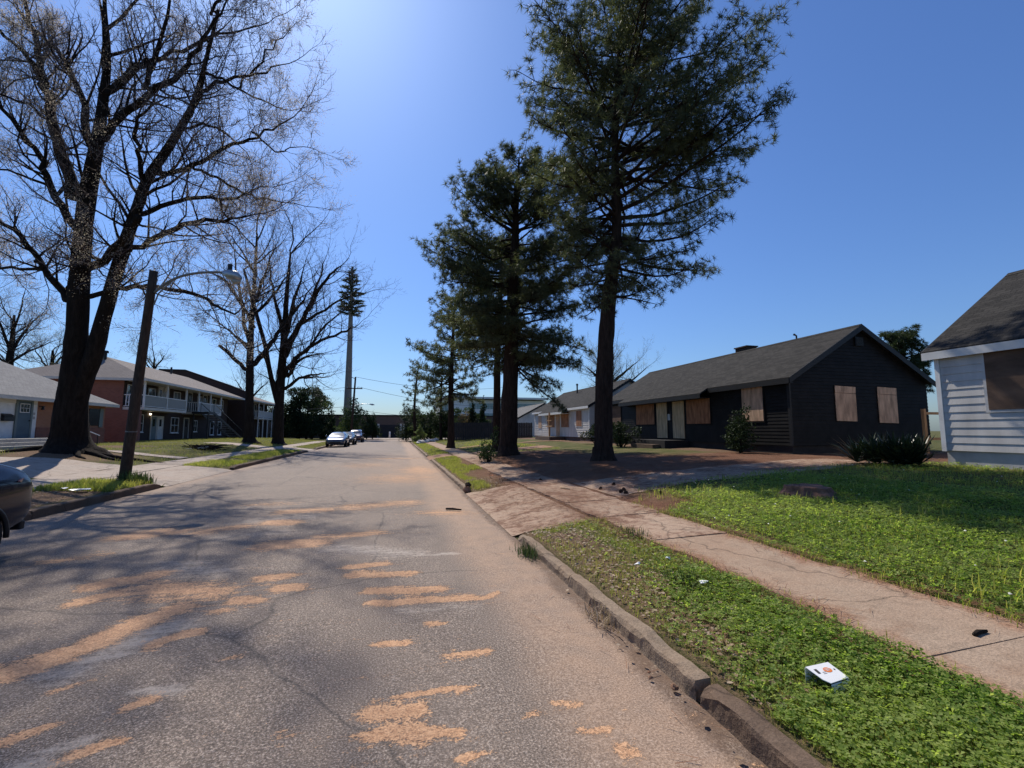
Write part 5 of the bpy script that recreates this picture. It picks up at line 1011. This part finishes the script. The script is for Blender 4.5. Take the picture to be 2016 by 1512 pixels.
sh = [(800, 68, 4.2, 1.9, 'holly', 'dark evergreen shrub at the right street corner'), (812, 72, 5.4, 1.8, 'holly', 'taller dark shrub behind the right street corner'), (835, 66, 4.6, 1.8, 'bush', 'mid-green tall shrub behind the small juniper'), (855, 70, 4.6, 1.9, 'bush_yellow', 'yellow-green budding bush among dark shrubs on the right'), (848, 63, 4.2, 1.6, 'holly', 'dark shrub left of the tiered pine trunk'), (868, 60, 3.9, 1.7, 'holly', 'dark shrub right behind the tiered pine trunk'),
      (905, 58, 4., 1.5, 'bush', 'mid-green shrub in front of the pale office'), (918, 56, 3.4, 1.4, 'russet', 'russet-leaved shrub in front of the pale office'), (930, 55, 4.6, .9, 'holly', 'narrow dark juniper spire before the office windows'), (952, 54, 4.7, .9, 'holly', 'second narrow juniper spire left of the slim pine trunk'), (940, 55.5, 3., 1.3, 'bush', 'low green shrub between the two juniper spires'), (885, 59, 3.6, 1.4, 'holly', 'dark rounded shrub right of the tiered pine trunk')]
for i, (px, Y, h, R_, mt, lb) in enumerate(sh):
    leafy('shrub', lb, at(px, Y), (cone_clumps(h, R_, 14, 90+i) if R_ < 1 else blob_clumps(h, R_, 16, 90+i, .12)), mt, 3800, .17, 110+i, (h*.7, .08), 'shrub')
leafy('juniper', 'small grey-green juniper bush on the right verge', PG(826, 866, .5), cone_clumps(2.0, .95, 14, 131), 'bush_yellow', 2600, .13, 132, None, 'shrub')
leafy('shrub', 'bright leafy sapling against the thick pine trunk base', PG(962, 888, .7), [(0, 0, .35, .36, .33), (-.12, 0, .7, .28, .3), (.25, 0, 1.0, .2, .3), (.35, .1, 1.35, .14, .26), (-.2, 0, .3, .28, .22)], 'bush', 1100, .085, 133, None, 'shrub')
leafy('shrub', 'dark foundation shrub with pale tips at the bungalow corner', (12.7, 14.9, 0), [(0, 0, .5, .5, .5), (.1, .1, 1.0, .45, .4), (-.1, -.2, 1.35, .3, .3), (.1, .35, .6, .4, .5), (.2, -.15, 1.65, .18, .22)], 'holly', 2400, .085, 134, None, 'shrub')
leafy('shrub', 'low dark shrub before the boarded doors of black bungalow', (11.6, 22.4, 0), blob_clumps(1.25, .9, 12, 135, .2), 'holly', 2200, .10, 136, None, 'shrub')
leafy('shrub', 'dark shrub at the far corner of the black bungalow', (12.4, 27.2, 0), blob_clumps(1.3, .8, 12, 137, .2), 'holly', 1800, .10, 138, None, 'shrub')
# yucca: sword leaves radiating from several hearts
t_ = thing('yucca', 'dark spiky yucca clump at the corner of the white bungalow', 'yucca', (11.9, 8.35, gh(11.9, 8.35))); r = np.random.default_rng(5); mb = MB()
for hx, hy in [(11.7+r.normal(0, .22), 8.75+r.normal(0, .38)) for _ in range(13)]:
    z_ = gh(hx, hy)
    for k in range(60):
        a = r.uniform(0, 2*np.pi); e = r.uniform(.15, 1.4); L = r.uniform(.6, .95); d = np.array([math.cos(a)*math.cos(e), math.sin(a)*math.cos(e), math.sin(e)]); sd = nrm(np.cross(d, (0, 0, 1)))*.022; p = np.array([hx, hy, z_+.05])
        b0 = len(mb.v); mb.v += [tuple(p-sd*.6), tuple(p+sd*.6), tuple(p+d*L*.6+sd+[0, 0, .02]), tuple(p+d*L*.6-sd+[0, 0, .02]), tuple(p+d*L-np.array([0, 0, .1*L]))]; mb.f += [(b0, b0+1, b0+2, b0+3), (b0+3, b0+2, b0+4)]
o = obj('leaves', mb, 'yucca', t_); o['kind'] = 'stuff'
# tuft of long grass at the lamp post foot
t_ = thing('grass_tuft', 'long dark grass tuft at the foot of the street lamp', 'grass', (-6.95, 15.0, gh(-6.95, 15.0))); n = 420
q = np.stack([rng.normal(-6.95, .16, n), rng.normal(15.0, .22, n), np.full(n, .1)], -1); q[:, 2] = ground_h(q[:, 0], q[:, 1])-.01; o = obj('blades', scatter('blades', bl, bf, q, zrot(n, .5), rng.uniform(.2, .4, n)), 'bush', t_); o['kind'] = 'stuff'

# ------------------------------------------------------------------ street lamp, monopole, utility poles
lb = PG(243, 950, .13); lt_ = PD(303, 533, np.dot(lb-_c, _f)-.3); lb[2] = gh(lb[0], lb[1])-.3
t_ = thing('street_lamp', 'leaning wooden street lamp pole with curved arm beside the driveway', 'street lamp', lb)
q = [lb+(lt_-lb)*f for f in np.linspace(0, 1, 9)]; obj('pole', MB().tube(q, [.145-.045*f for f in np.linspace(0, 1, 9)], 14, lump=.02), 'pole_wood', t_, smooth=True)
Dl = np.dot(lt_-_c, _f); arm = [PD(x, y, Dl) for x, y in ((304, 576), (330, 556), (360, 543), (395, 537), (430, 536), (443, 538))]; q, qr = smooth_path(arm, [.035]*6, 4)
obj('arm', MB().tube(q, qr, 8), 'tower', t_, smooth=True)
obj('brace', MB().tube([PD(x, y, Dl) for x, y in ((303, 600), (312, 578), (340, 552))], [.02]*3, 6), 'tower', t_)
hd = [PD(x, y, Dl) for x, y in ((440, 537), (452, 540), (464, 544), (474, 549))]
head = obj('lamp_head', MB().tube(hd, [.07, .14, .15, .06], 10), 'metal', t_, smooth=True)
obj('lamp_glass', MB().tube([hd[1]-[0, 0, .03], hd[2]-[0, 0, .16], hd[3]-[0, 0, .07]], [.05, .09, .03], 8), 'lamp_glass', head, smooth=True)
obj('photocell', MB().tube([hd[1]+[0, 0, .1], hd[1]+[0, 0, .28]], [.06, .06], 8), 'black_metal', head)
for y_ in (832,): c = lb+(lt_-lb)*((950-y_)/417); obj('band', MB().tube([c-[0, 0, .02], c+[0, 0, .02]], [.136, .135], 14), 'tower', t_)
# monopole disguised as a pine
tb = PD(682, 866, 92.); tb[2] = -.1
t_ = thing('cell_tower', 'tall tapering monopole with artificial pine branches at its top', 'cell tower', tb)
top = PD(694, 525, 92.); q = [tb+(top-tb)*f for f in np.linspace(0, 1, 8)]; obj('pole', MB().tube(q, [.86-.62*f for f in np.linspace(0, 1, 8)], 16), 'tower', t_, smooth=True)
r = np.random.default_rng(31); bm_ = MB()
for k in range(70):
    x = r.uniform(.1, 1.); d = np.array([.5, r.normal(0, .7), r.normal(.15, .5)]); d = nrm(d)*r.uniform(.25, .5)*(1.15-.4*x); s = nrm(np.cross(d, r.normal(0, 1, 3)))*.05; b0 = len(bm_.v); p = np.array([x, 0, .08*x*x]); bm_.v += [tuple(p-s), tuple(p+s), tuple(p+d)]; bm_.f.append((b0, b0+1, b0+2))
bm_.bar((0, 0, 0), (1, 0, .08), .03, .03); bme = bm_.mesh('antenna_branch'); bme.materials.append(M['pine_far'])
nB = 90
for k in range(nB):
    f = k/nB; zz = top[2]-9.8*(1-f); a = k*2.4+r.normal(0, .2); L = np.interp(f, [0, .12, .5, .85, 1.], [2.9, 2.7, 2.1, 1.3, .4])*r.uniform(.55, 1.2); c = tb+(top-tb)*((zz-tb[2])/(top[2]-tb[2]))
    o = bpy.data.objects.new('antenna_branch', bme); COL.objects.link(o); o.parent = t_; o.location = Vector(c-tb) if True else 0; o.rotation_euler = (0, -r.uniform(-.05, .35), a); o.scale = (L, L*.7, L*.7)
for k in range(3):
    c = tb+(top-tb)*.93; a = k*2.1; obj('antenna_panel', MB().box((c[0]+.9*math.cos(a)-.12, c[1]+.9*math.sin(a)-.12, c[2]-1), (c[0]+.9*math.cos(a)+.12, c[1]+.9*math.sin(a)+.12, c[2]+1)), 'fence_wood', t_)
# utility pole and its wires
ub = PG(690, 868, .1); ub = np.array([-6.9, 71., -.1]); ut = PD(700, 742, np.dot(np.array([-6.9, 71, 1])-_c, _f)); u0 = PD(690, 868, np.dot(np.array([-6.9, 71, 1])-_c, _f)); ub = np.array([u0[0], u0[1], -.1])
t_ = thing('utility_pole', 'wooden utility pole with cross-arm behind the parked cars', 'utility pole', ub)
obj('pole', MB().tube([ub, (ub+ut)/2, ut], [.19, .16, .12], 10), 'pole_wood', t_, smooth=True)
ca = ub+(ut-ub)*.82; obj('cross_arm', MB().box((ca[0]-1.1, ca[1]-.35, ca[2]-.07), (ca[0]+1.1, ca[1]-.2, ca[2]+.07)), 'pole_wood', t_)
ct = ub+(ut-ub)*.97; obj('top_bracket', MB().tube([ct, ct+[-.55, 0, .25]], [.05, .04], 6), 'black_metal', t_)
for dx in (-1., -.4, .45, 1.): obj('insulator', MB().tube([ca+[dx, -.27, .071], ca+[dx, -.27, .25]], [.05, .03], 6), 'metal', t_)
la = ub+(ut-ub)*.55; obj('lamp_arm', MB().tube([la, la+[1.2, -.2, .35], la+[2.4, -.4, .3]], [.04, .035, .03], 6), 'metal', t_); obj('lamp_head', MB().tube([la+[2.3, -.4, .3], la+[2.7, -.45, .24], la+[3.0, -.5, .2]], [.06, .13, .04], 8), 'metal', t_, smooth=True)
t2_ = thing('utility_pole', 'tiny distant utility pole above the left end of the warehouse roof', 'utility pole', PD(652, 860, 150.)*[1, 1, 0])
pb = PD(652, 860, 150.); pt = PD(653, 806, 150.); pb[2] = -.1; obj('pole', MB().tube([pb, pt], [.2, .15], 8), 'pole_wood', t2_); cm = pb+(pt-pb)*.93; obj('cross_arm', MB().box((cm[0]-1.3, cm[1]-.4, cm[2]-.1), (cm[0]+1.3, cm[1]-.2, cm[2]+.1)), 'pole_wood', t2_)
def wire(label, a, b_, sag):
    pts = [a+(b_-a)*f-np.array([0, 0, 4*sag*f*(1-f)]) for f in np.linspace(0, 1, 14)]; tag(obj('overhead_wire', MB().tube(pts, [.022]*14, 4), 'wire'), label, 'wire')
wire('highest overhead wire running right from the utility pole top', ut, PD(1010, 760, 95.), 1.2)
wire('overhead wire from the cross-arm running right behind the pines', ca+[.45, -.27, .25], PD(1010, 800, 95.), 1.0)
wire('lowest overhead wire running right from mid utility pole', ub+(ut-ub)*.5, PD(1010, 822, 95.), .8)
wire('overhead wire running left from the cross-arm behind the bare trees', ca+[-.4, -.27, .25], PD(380, 770, 110.), 1.0)
wire('lower overhead wire running left from mid utility pole', ub+(ut-ub)*.55, PD(380, 800, 110.), .8)

# ------------------------------------------------------------------ cars
def car(label, loc, rz, paint, suv=False, fast=False, group='cars parked along the left kerb', detail=1):
    t_ = thing('parked_car', label, 'car', loc, group, rz)
    if suv: S = [(0, .42, .80, .86, .76), (.06, .34, 1.0, 1.1, .84), (.3, .26, 1.06, 1.45, .89), (.75, .24, 1.06, 1.66, .91), (1.6, .22, 1.05, 1.72, .92), (2.6, .22, 1.04, 1.70, .92), (3.1, .22, 1.03, 1.55, .92), (3.75, .24, 1.02, 1.10, .91), (4.3, .26, .94, 1.02, .87), (4.62, .3, .8, .86, .8), (4.72, .42, .66, .70, .7)]; gl = (1, 7); rf = .66
    else: S = [(0, .44, .78, .86, .74), (.05, .34, .90, 1.0, .82), (.45, .27, .95, 1.05, .885), (.85, .23, .98, 1.12, .905), (1.55, .21, .98, 1.40, .91), (2.3, .21, .96, 1.45, .91), (2.9, .21, .95, 1.38, .91), (3.65, .22, .93, 1.0, .90), (4.2, .24, .82, .90, .86), (4.58, .28, .70, .76, .79), (4.7, .38, .58, .62, .68)]; gl = (3, 6); rf = .60
    if fast: S[0] = (0, .42, .86, .95, .80); S[1] = (.05, .33, .98, 1.10, .87); S[2] = (.45, .27, 1.0, 1.24, .90); S[3] = (.85, .23, 1.0, 1.36, .91); S[4] = (1.55, .21, .99, 1.44, .91)
    mb = MB(); K = 0; rows = []
    for i, (s, zb_, zs, zr_, w_) in enumerate(S):
        y = -s; g_ = gl[0] <= i <= gl[1]; wr = rf if g_ and zr_-zs > .2 else w_*.86
        half = [(0, zb_), (w_*.78, zb_), (w_*.96, zb_+.10), (w_, zb_+(zs-zb_)*.55), (w_*.985, zs-.04), (w_*.955, zs), (wr+.03, zr_-.07 if zr_-zs > .2 else zr_-.02), (wr*.82, zr_-.012), (0, zr_)]
        row = [(x, y, z) for x, z in half]+[(-x, y, z) for x, z in half[-2:0:-1]]; rows.append(row); K = len(row)
    mb.v = [p for r_ in rows for p in r_]
    glass_f = {'side': [], 'front': [], 'rear': []}
    for i in range(len(rows)-1):
        for j in range(K):
            j2 = (j+1) % K; mb.f.append((i*K+j, i*K+j2, (i+1)*K+j2, (i+1)*K+j))
    mb.f.append(tuple(range(K))[::-1]); mb.f.append(tuple(range((len(rows)-1)*K, len(rows)*K)))
    body = obj('body', mb, paint, t_, local=True, smooth=True); sb = body.modifiers.new('sub', 'SUBSURF'); sb.levels = 2; sb.render_levels = 2
    # glass: sits a few millimetres proud of the cabin
    def patch(name, pts, off): 
        pts = [np.array(p) for p in pts]; n_ = nrm(np.cross(pts[1]-pts[0], pts[-1]-pts[0])); n_ = n_ if np.dot(n_, off) > 0 else -n_
        m2 = MB(); m2.prism([p+n_*.012 for p in pts], n_*.006); obj(name, m2, 'glass', t_, local=True)
    def sec(s, key):
        i = max(k for k in range(len(S)) if S[k][0] <= s); i = min(i, len(S)-2); f = (s-S[i][0])/(S[i+1][0]-S[i][0]); return [S[i][k]*(1-f)+S[i+1][k]*f for k in range(5)]
    ends = ((.32, .75), (3.15, 3.72)) if suv else ((.92, 1.5), (2.95, 3.6))
    for sd in (-1, 1):
        a0, a1 = (ends[0][1]-.1, ends[1][0]-.02); ms = (a0+a1)/2
        for u, v_ in ((a0, ms-.04), (ms+.04, a1+.1)):
            A = sec(u, 0); B_ = sec(v_, 0); patch('side_window', [(sd*A[4]*.945, -u, A[2]+.02), (sd*B_[4]*.945, -v_, B_[2]+.02), (sd*(rf+.06), -min(v_, a1-.12), min(B_[3], 9)-.13 if v_ < a1 else sec(a1-.12, 0)[3]-.13), (sd*(rf+.06), -max(u, a0+.1), sec(max(u, a0+.1), 0)[3]-.13)], np.array([sd, 0, .3]))
    (r0, r1), (f0, f1) = ends
    A = sec(r0, 0); B_ = sec(r1, 0); patch('rear_window', [(-.62, -r0, A[3]-.01), (.62, -r0, A[3]-.01), (.50, -r1, B_[3]-.06), (-.50, -r1, B_[3]-.06)], np.array([0, 1, .6]))
    A = sec(f1, 0); B_ = sec(f0+.02, 0); patch('windscreen', [(-.70, -f1, A[3]-.0), (.70, -f1, A[3]-.0), (.52, -f0, B_[3]-.03), (-.52, -f0, B_[3]-.03)], np.array([0, -1, .6]))
    for s in (.92, 3.72):
        for sd in (-1, 1):
            wm = MB(); n_ = 20
            for (x, rr) in ((.70, .30), (.70, .325), (.74, .335), (.885, .335), (.92, .315), (.925, .22)): wm.v += [(sd*x, -s+rr*math.cos(2*math.pi*k/n_), .335+rr*math.sin(2*math.pi*k/n_)) for k in range(n_)]
            for i in range(5):
                for k in range(n_): k2 = (k+1) % n_; wm.f.append((i*n_+k, i*n_+k2, (i+1)*n_+k2, (i+1)*n_+k))
            wh_ = obj('wheel', wm, 'rubber', t_, local=True, smooth=True)
            rm = MB(); rm.tube([(sd*.86, -s, .335), (sd*.905, -s, .335)], [.215, .215], 20)
            for k in range(5): a = 2*math.pi*k/5; rm.bar((sd*.912, -s, .335), (sd*.912, -s+.2*math.cos(a), .335+.2*math.sin(a)), .012, .05, (1, 0, 0))
            obj('rim', rm, 'rim', wh_, local=True)
            ar = MB(); pts = [(sd*.912, -s+.385*math.cos(a), .335+.385*math.sin(a)) for a in np.linspace(-.1, math.pi+.1, 14)]; ar.tube(pts, [.028]*14, 6); obj('wheel_arch', ar, 'plastic', t_, local=True, smooth=True)
    for sd in (-1, 1):
        zt = .86 if not suv else 1.0; ox = .0
        if fast: zt = .97; ox = .025
        obj('tail_light', MB().prism([(sd*.5, -.005, zt-.08), (sd*.76, -.10, zt-.10), (sd*(.87+ox), -.42, zt-.01), (sd*.78, -.12, zt+.04), (sd*.5, -.015, zt+.04)], (sd*.014, .016, .0)), 'tail', t_, local=True)
        zh = .64 if not suv else .80
        obj('headlight', MB().prism([(sd*.45, -4.66, zh-.06), (sd*.76, -4.5, zh-.05), (sd*.82, -4.3, zh+.08), (sd*.5, -4.56, zh+.07)], (sd*.01, -.03, .01)), 'headlight', t_, local=True)
        ym = -3.2; zm = S[6][2]+.06; obj('mirror', MB().tube([(sd*.9, ym, zm), (sd*1.0, ym-.02, zm+.04), (sd*1.08, ym, zm+.03)], [.03, .085, .05], 8), paint, t_, local=True, smooth=True)
    obj('grille', MB().prism([(-.48, -4.70, .36), (.48, -4.70, .36), (.42, -4.72, .54), (-.42, -4.72, .54)], (0, -.02, 0)), 'plastic', t_, local=True)
    obj('number_plate', MB().box((-.26, .005, .58), (.26, .03, .70)), 'paper', t_, local=True)
    obj('bumper', MB().box((-.74, -.06, .30), (.74, .03, .42)), 'plastic', t_, local=True, bevel=.02)
    return t_
car('navy sedan cut off by the left frame edge, its tail showing', (-5.5, 7.6, .0), 0, 'car_navy', fast=True)
car('slate blue sedan facing us, first of the row under the bare trees', (-5.5, 50.2, .0), 0, 'car_blue')
car('black car half hidden directly behind the slate blue sedan', (-5.35, 56.6, .0), 0, 'car_black')
car('maroon sport utility car, last of the parked row', (-5.3, 68.0, .0), 0, 'car_red', suv=True)

# ------------------------------------------------------------------ small things
sp = PG(1592, 975, .47); sp[2] = gh(sp[0], sp[1])
t_ = thing('tree_stump', 'low weathered tree stump in the shaded lawn', 'stump', sp); mb = MB(); n_ = 22; r = np.random.default_rng(9)
prof = ((-.12, .52), (.02, .42), (.10, .34), (.16, .32), (.17, .27)); rr_ = [1+.18*math.sin(3*a)+.1*math.sin(7*a+1)+r.normal(0, .04) for a in np.linspace(0, 2*np.pi, n_, endpoint=False)]
for zz, R_ in prof: mb.v += [(sp[0]+R_*rr_[k]*math.cos(2*np.pi*k/n_), sp[1]+R_*rr_[k]*math.sin(2*np.pi*k/n_), sp[2]+zz+r.normal(0, .008)) for k in range(n_)]
for i in range(4):
    for k in range(n_): k2 = (k+1) % n_; mb.f.append((i*n_+k, i*n_+k2, (i+1)*n_+k2, (i+1)*n_+k))
mb.f.append(tuple(4*n_+k for k in range(n_))); obj('wood', mb, 'stump', t_)
# folded food carton
bx = PG(1632, 1317, .24); t_ = thing('food_carton', 'crumpled white card food carton with orange oval print in the clover', 'food carton', (bx[0], bx[1], gh(bx[0], bx[1])+.035), rz=R(-4)); t_.scale = (.9, .9, .9)
z_ = .035; P0 = [(-.105, .075), (.085, .095), (.105, -.035), (-.05, -.062), (-.078, -.03)]
mb = MB(); mb.prism([(x, y, z_+.25*(y+.06)) for x, y in P0], (0, .0, .004)); top_ = obj('lid', mb, 'paper', t_, local=True)
mb = MB(); mb.prism([(.086, .095, z_+.035), (.106, -.035, z_+.003), (.118, -.03, z_-.085), (.108, .08, z_-.085)], (.003, 0, 0)); mb.prism([(-.05, -.064, z_-.004), (.105, -.038, z_+.001), (.10, -.05, z_-.085), (-.05, -.075, z_-.085)], (0, -.003, 0)); mb.prism([(-.106, .076, z_+.03), (.084, .097, z_+.034), (.09, .10, z_-.085), (-.10, .08, z_-.085)], (0, .003, 0)); obj('side', mb, 'paper', t_, local=True)
def disc(cx, cy, a, b_, n_=18): return [(cx+a*math.cos(2*np.pi*k/n_), cy+b_*math.sin(2*np.pi*k/n_)) for k in range(n_)]
def lid_patch(name, pts, m, dz): obj(name, MB().prism([(x, y, z_+.25*(y+.06)+.0042+dz) for x, y in pts], (0, 0, .0006)), m, top_, local=True)
lid_patch('print', disc(.022, .035, .030, .020), 'orange_print', .0004)
for k in range(3): lid_patch('print', [(-.002+k*.006, .040-k*.007), (.044-k*.004, .044-k*.007), (.043-k*.004, .046-k*.007), (-.003+k*.006, .0425-k*.007)], 'paper', .0014)
lid_patch('print', disc(.072, .034, .006, .006, 10), 'ink', .0004)
for k in range(2): lid_patch('print', [(-.03, .018-k*.011), (-.004, .021-k*.011), (-.004, .0255-k*.011), (-.03, .0225-k*.011)], 'inkgrey', .0004)
lid_patch('print', [(-.066, .012), (-.046, .014), (-.048, .050), (-.070, .048)], 'ink', .0004)
def scrap(name, label, px, py, z, size, mt, seed, cat, group=None, thick=.004):
    p = PG(px, py, z); r = np.random.default_rng(seed); pz = max(gh(p[0], p[1]), 0)+.05 if z > .1 else max(gh(p[0], p[1]), 0.)+.02
    mb = MB(); n_ = 7; ring = [(p[0]+size*r.uniform(.6, 1.1)*math.cos(a), p[1]+size*r.uniform(.35, .8)*math.sin(a), pz+r.uniform(0, .04)) for a in np.linspace(0, 2*np.pi, n_, endpoint=False)]
    mb.v = ring+[(p[0], p[1], pz+.03)]+[(x, y, zz-thick) for x, y, zz in ring]+[(p[0], p[1], pz+.03-thick)]
    for k in range(n_): k2 = (k+1) % n_; mb.f += [(k, k2, n_), (n_+1+k2, n_+1+k, 2*n_+1), (k, n_+1+k, n_+1+k2, k2)]
    return tag(obj(name, mb, mt), label, cat, group)
scrap('paper_scrap', 'crumpled white paper beside green weeds on the near verge', 1386, 1148, .2, .07, 'paper', 1, 'litter')
scrap('paper_scrap', 'small white paper scrap on the thin grass of verge', 1255, 1114, .17, .045, 'paper', 2, 'litter')
scrap('paper_scrap', 'smaller white paper scrap near the pavement edge', 1315, 1103, .2, .04, 'paper', 3, 'litter')
scrap('paper_scrap', 'pink paper scrap on the far grass verge', 967, 938, .2, .07, 'orange_print', 4, 'litter')
scrap('plastic_sheet', 'crumpled clear plastic on the bare ground by the left kerb', 155, 968, .17, .28, 'metal', 6, 'litter')
scrap('paper_scrap', 'white wrapper on the bare ground behind the navy sedan', 125, 967, .17, .10, 'paper', 7, 'litter')
def stick(label, a, b_, r0, mt='bark_mid', name='stick'):
    a = np.array(a); b_ = np.array(b_); a[2] = max(gh(a[0], a[1]), .0)+r0+.02; b_[2] = max(gh(b_[0], b_[1]), .0)+r0+.02
    if XL < a[0] < XR: a[2] = b_[2] = r0+.004
    elif not 3.1 < a[0] < 4.45: a[2] += .02; b_[2] += .02
    else: a[2] += .004; b_[2] += .004
    mb = MB(); mb.tube([a, a*.6+b_*.4+[.01, .012, .004], b_], [r0, r0*1.1, r0*.7], 7); tag(obj(name, mb, mt, smooth=True), label, 'stick')
stick('short dark bark stick lying on the near pavement edge', PG(1918, 1243, .25), PG(1942, 1237, .25), .014)
stick('thin twig lying in the gutter dust near the driveway', PG(878, 1004, 0), PG(908, 1006, 0), .02)
stick('pale stick on the pine straw left of tallest pine', PG(1103, 946, .4), PG(1122, 949, .4), .018, 'plywood_pale')
# clods and cones
def lumpy(name, label, c, R_, mt, seed, cat, group=None, sq=.7):
    r = np.random.default_rng(seed); mb = MB(); n1, n2 = 6, 9
    for i in range(n1+1):
        th = math.pi*i/n1
        for j in range(n2): ph = 2*math.pi*j/n2; k = R_*(1+r.normal(0, .16)); mb.v.append((c[0]+k*math.sin(th)*math.cos(ph), c[1]+k*math.sin(th)*math.sin(ph), c[2]+R_*sq*.8+k*sq*math.cos(th)))
    for i in range(n1):
        for j in range(n2): j2 = (j+1) % n2; mb.f.append((i*n2+j, (i+1)*n2+j, (i+1)*n2+j2, i*n2+j2))
    return tag(obj(name, mb, mt), label, cat, group)
for k, (px, py) in enumerate(((1278, 1325), (1280, 1336), (1328, 1357), (980, 1007))):
    c = PG(px, py, 0); c[2] = -.0; lumpy('clod', ['dark pebble in the gutter, upper of a close pair', 'dark pebble in the gutter, lower of a close pair', 'brown clod in the gutter near the broken kerb', 'brown clod at the mouth of the straw-covered driveway'][k], c, [.012, .012, .022, .03][k], 'clay', 20+k, 'clod')
c = np.array([1.80, 12.0, .0]); lumpy('root_clod', 'dark ragged root clod at the far kerb end by driveway', c, .11, 'clay', 30, 'clod')
lumpy('root_clod', 'smaller root piece leaning on the far kerb end', np.array([1.88, 12.3, .1]), .09, 'bark_pine', 31, 'clod')
for k, (px, py) in enumerate(((1222, 955), (1228, 953), (1232, 957), (1182, 948), (1064, 931), (1300, 962), (1208, 945))):
    c = PG(px, py, .42); c[2] = gh(c[0], c[1])-.005; lumpy('pine_cone', 'brown pine cone on the straw under the tallest pine', c, .045, 'bark_pine', 40+k, 'pine cone', 'fallen pine cones under the tallest pine', 1.)
for k, (px, py, R_) in enumerate(((828, 868, .45), (838, 867, .38), (846, 866, .45), (852, 866, .3), (858, 865, .4))):
    c = PG(px, py, .45); c[2] = gh(c[0], c[1])-.06; lumpy('rubble', ['leftmost pale rubble lump on the far right verge', 'second pale rubble lump from the left on far verge', 'middle pale rubble lump on the far right verge', 'small pale rubble lump on the far right verge', 'rightmost pale rubble lump nearest the tiered pine'][k], c, R_, 'stone', 60+k, 'rubble', 'rubble heap on the far right verge', .55)
c = PG(404, 880, .6); c[2] = gh(c[0], c[1]); t_ = thing('brush_pile', 'low dark brush pile of cut twigs on the left lawn', 'brush pile', c); mb = MB(); r = np.random.default_rng(70)
for k in range(60):
    a = r.uniform(0, np.pi); p = c+np.array([r.normal(0, .45), r.normal(.2, .35), r.uniform(.03, .28)]); d_ = np.array([math.cos(a), math.sin(a), r.normal(0, .15)])*r.uniform(.3, .8); mb.tube([p-d_, p+r.normal(0, .04, 3), p+d_], [.02, .022, .008], 4)
obj('twigs', mb, 'bark_mid', t_)
tag(obj('pipe_piece', MB().bar(c+[-.2, -.5, .12], c+[.3, -.4, .2], .08, .08), 'paper'), 'white pipe piece lying on the brush pile', 'pipe')
tag(obj('board_piece', MB().bar(c+[-1.1, -.7, .08], c+[-.5, -.55, .12], .25, .04), 'stone'), 'pale board piece beside the brush pile on left lawn', 'board')
# surface roots of the huge tree
ob = PD(135, 880, 18.6)
for k, (dx, dy, L) in enumerate(((1.2, -.5, 2.2), (1.0, -1.1, 1.2), (-1.2, -.6, 1.3), (1.25, -.15, 3.0))):
    pts = []
    for f in np.linspace(0, 1, 7): x = ob[0]+dx*.6+nrm(np.array([dx, dy]))[0]*L*f; y = ob[1]+dy*.6+nrm(np.array([dx, dy]))[1]*L*f+.08*math.sin(f*7+k); pts.append((x, y, gh(x, y)+.05-.05*f))
    p_ = [o for o in bpy.data.objects if o.name.startswith('oak_tree')][0]; obj('root', MB().tube(pts, [.14, .12, .10, .085, .07, .05, .03], 8, lump=.15, seed=k), 'bark_oak', p_, smooth=True)
# weeds in the gutter by the near kerb
for k, (px, py, n, lb) in enumerate(((1040, 1088, 260, 'leafy weed clump at the near kerb end by the driveway'), (1180, 1215, 90, 'dry weed clump in the gutter halfway along the near kerb'), (1352, 1140, 200, 'dark green weed clump beside the crumpled paper'), (1250, 1050, 160, 'green weed tuft on verge by the straw-covered pavement'))):
    p = PG(px, py, .02 if k < 2 else .2); p[2] = max(gh(p[0], p[1]), 0); t_ = thing('weed_clump', lb, 'weeds', p); q = np.stack([rng.normal(p[0], .07, n), rng.normal(p[1], .14, n), np.full(n, p[2])], -1)
    o = obj('leaves', scatter('leaves', bl, bf, q, zrot(n, .7), rng.uniform(.06, .14, n)), 'bush' if k != 1 else 'litter', t_); o['kind'] = 'stuff'
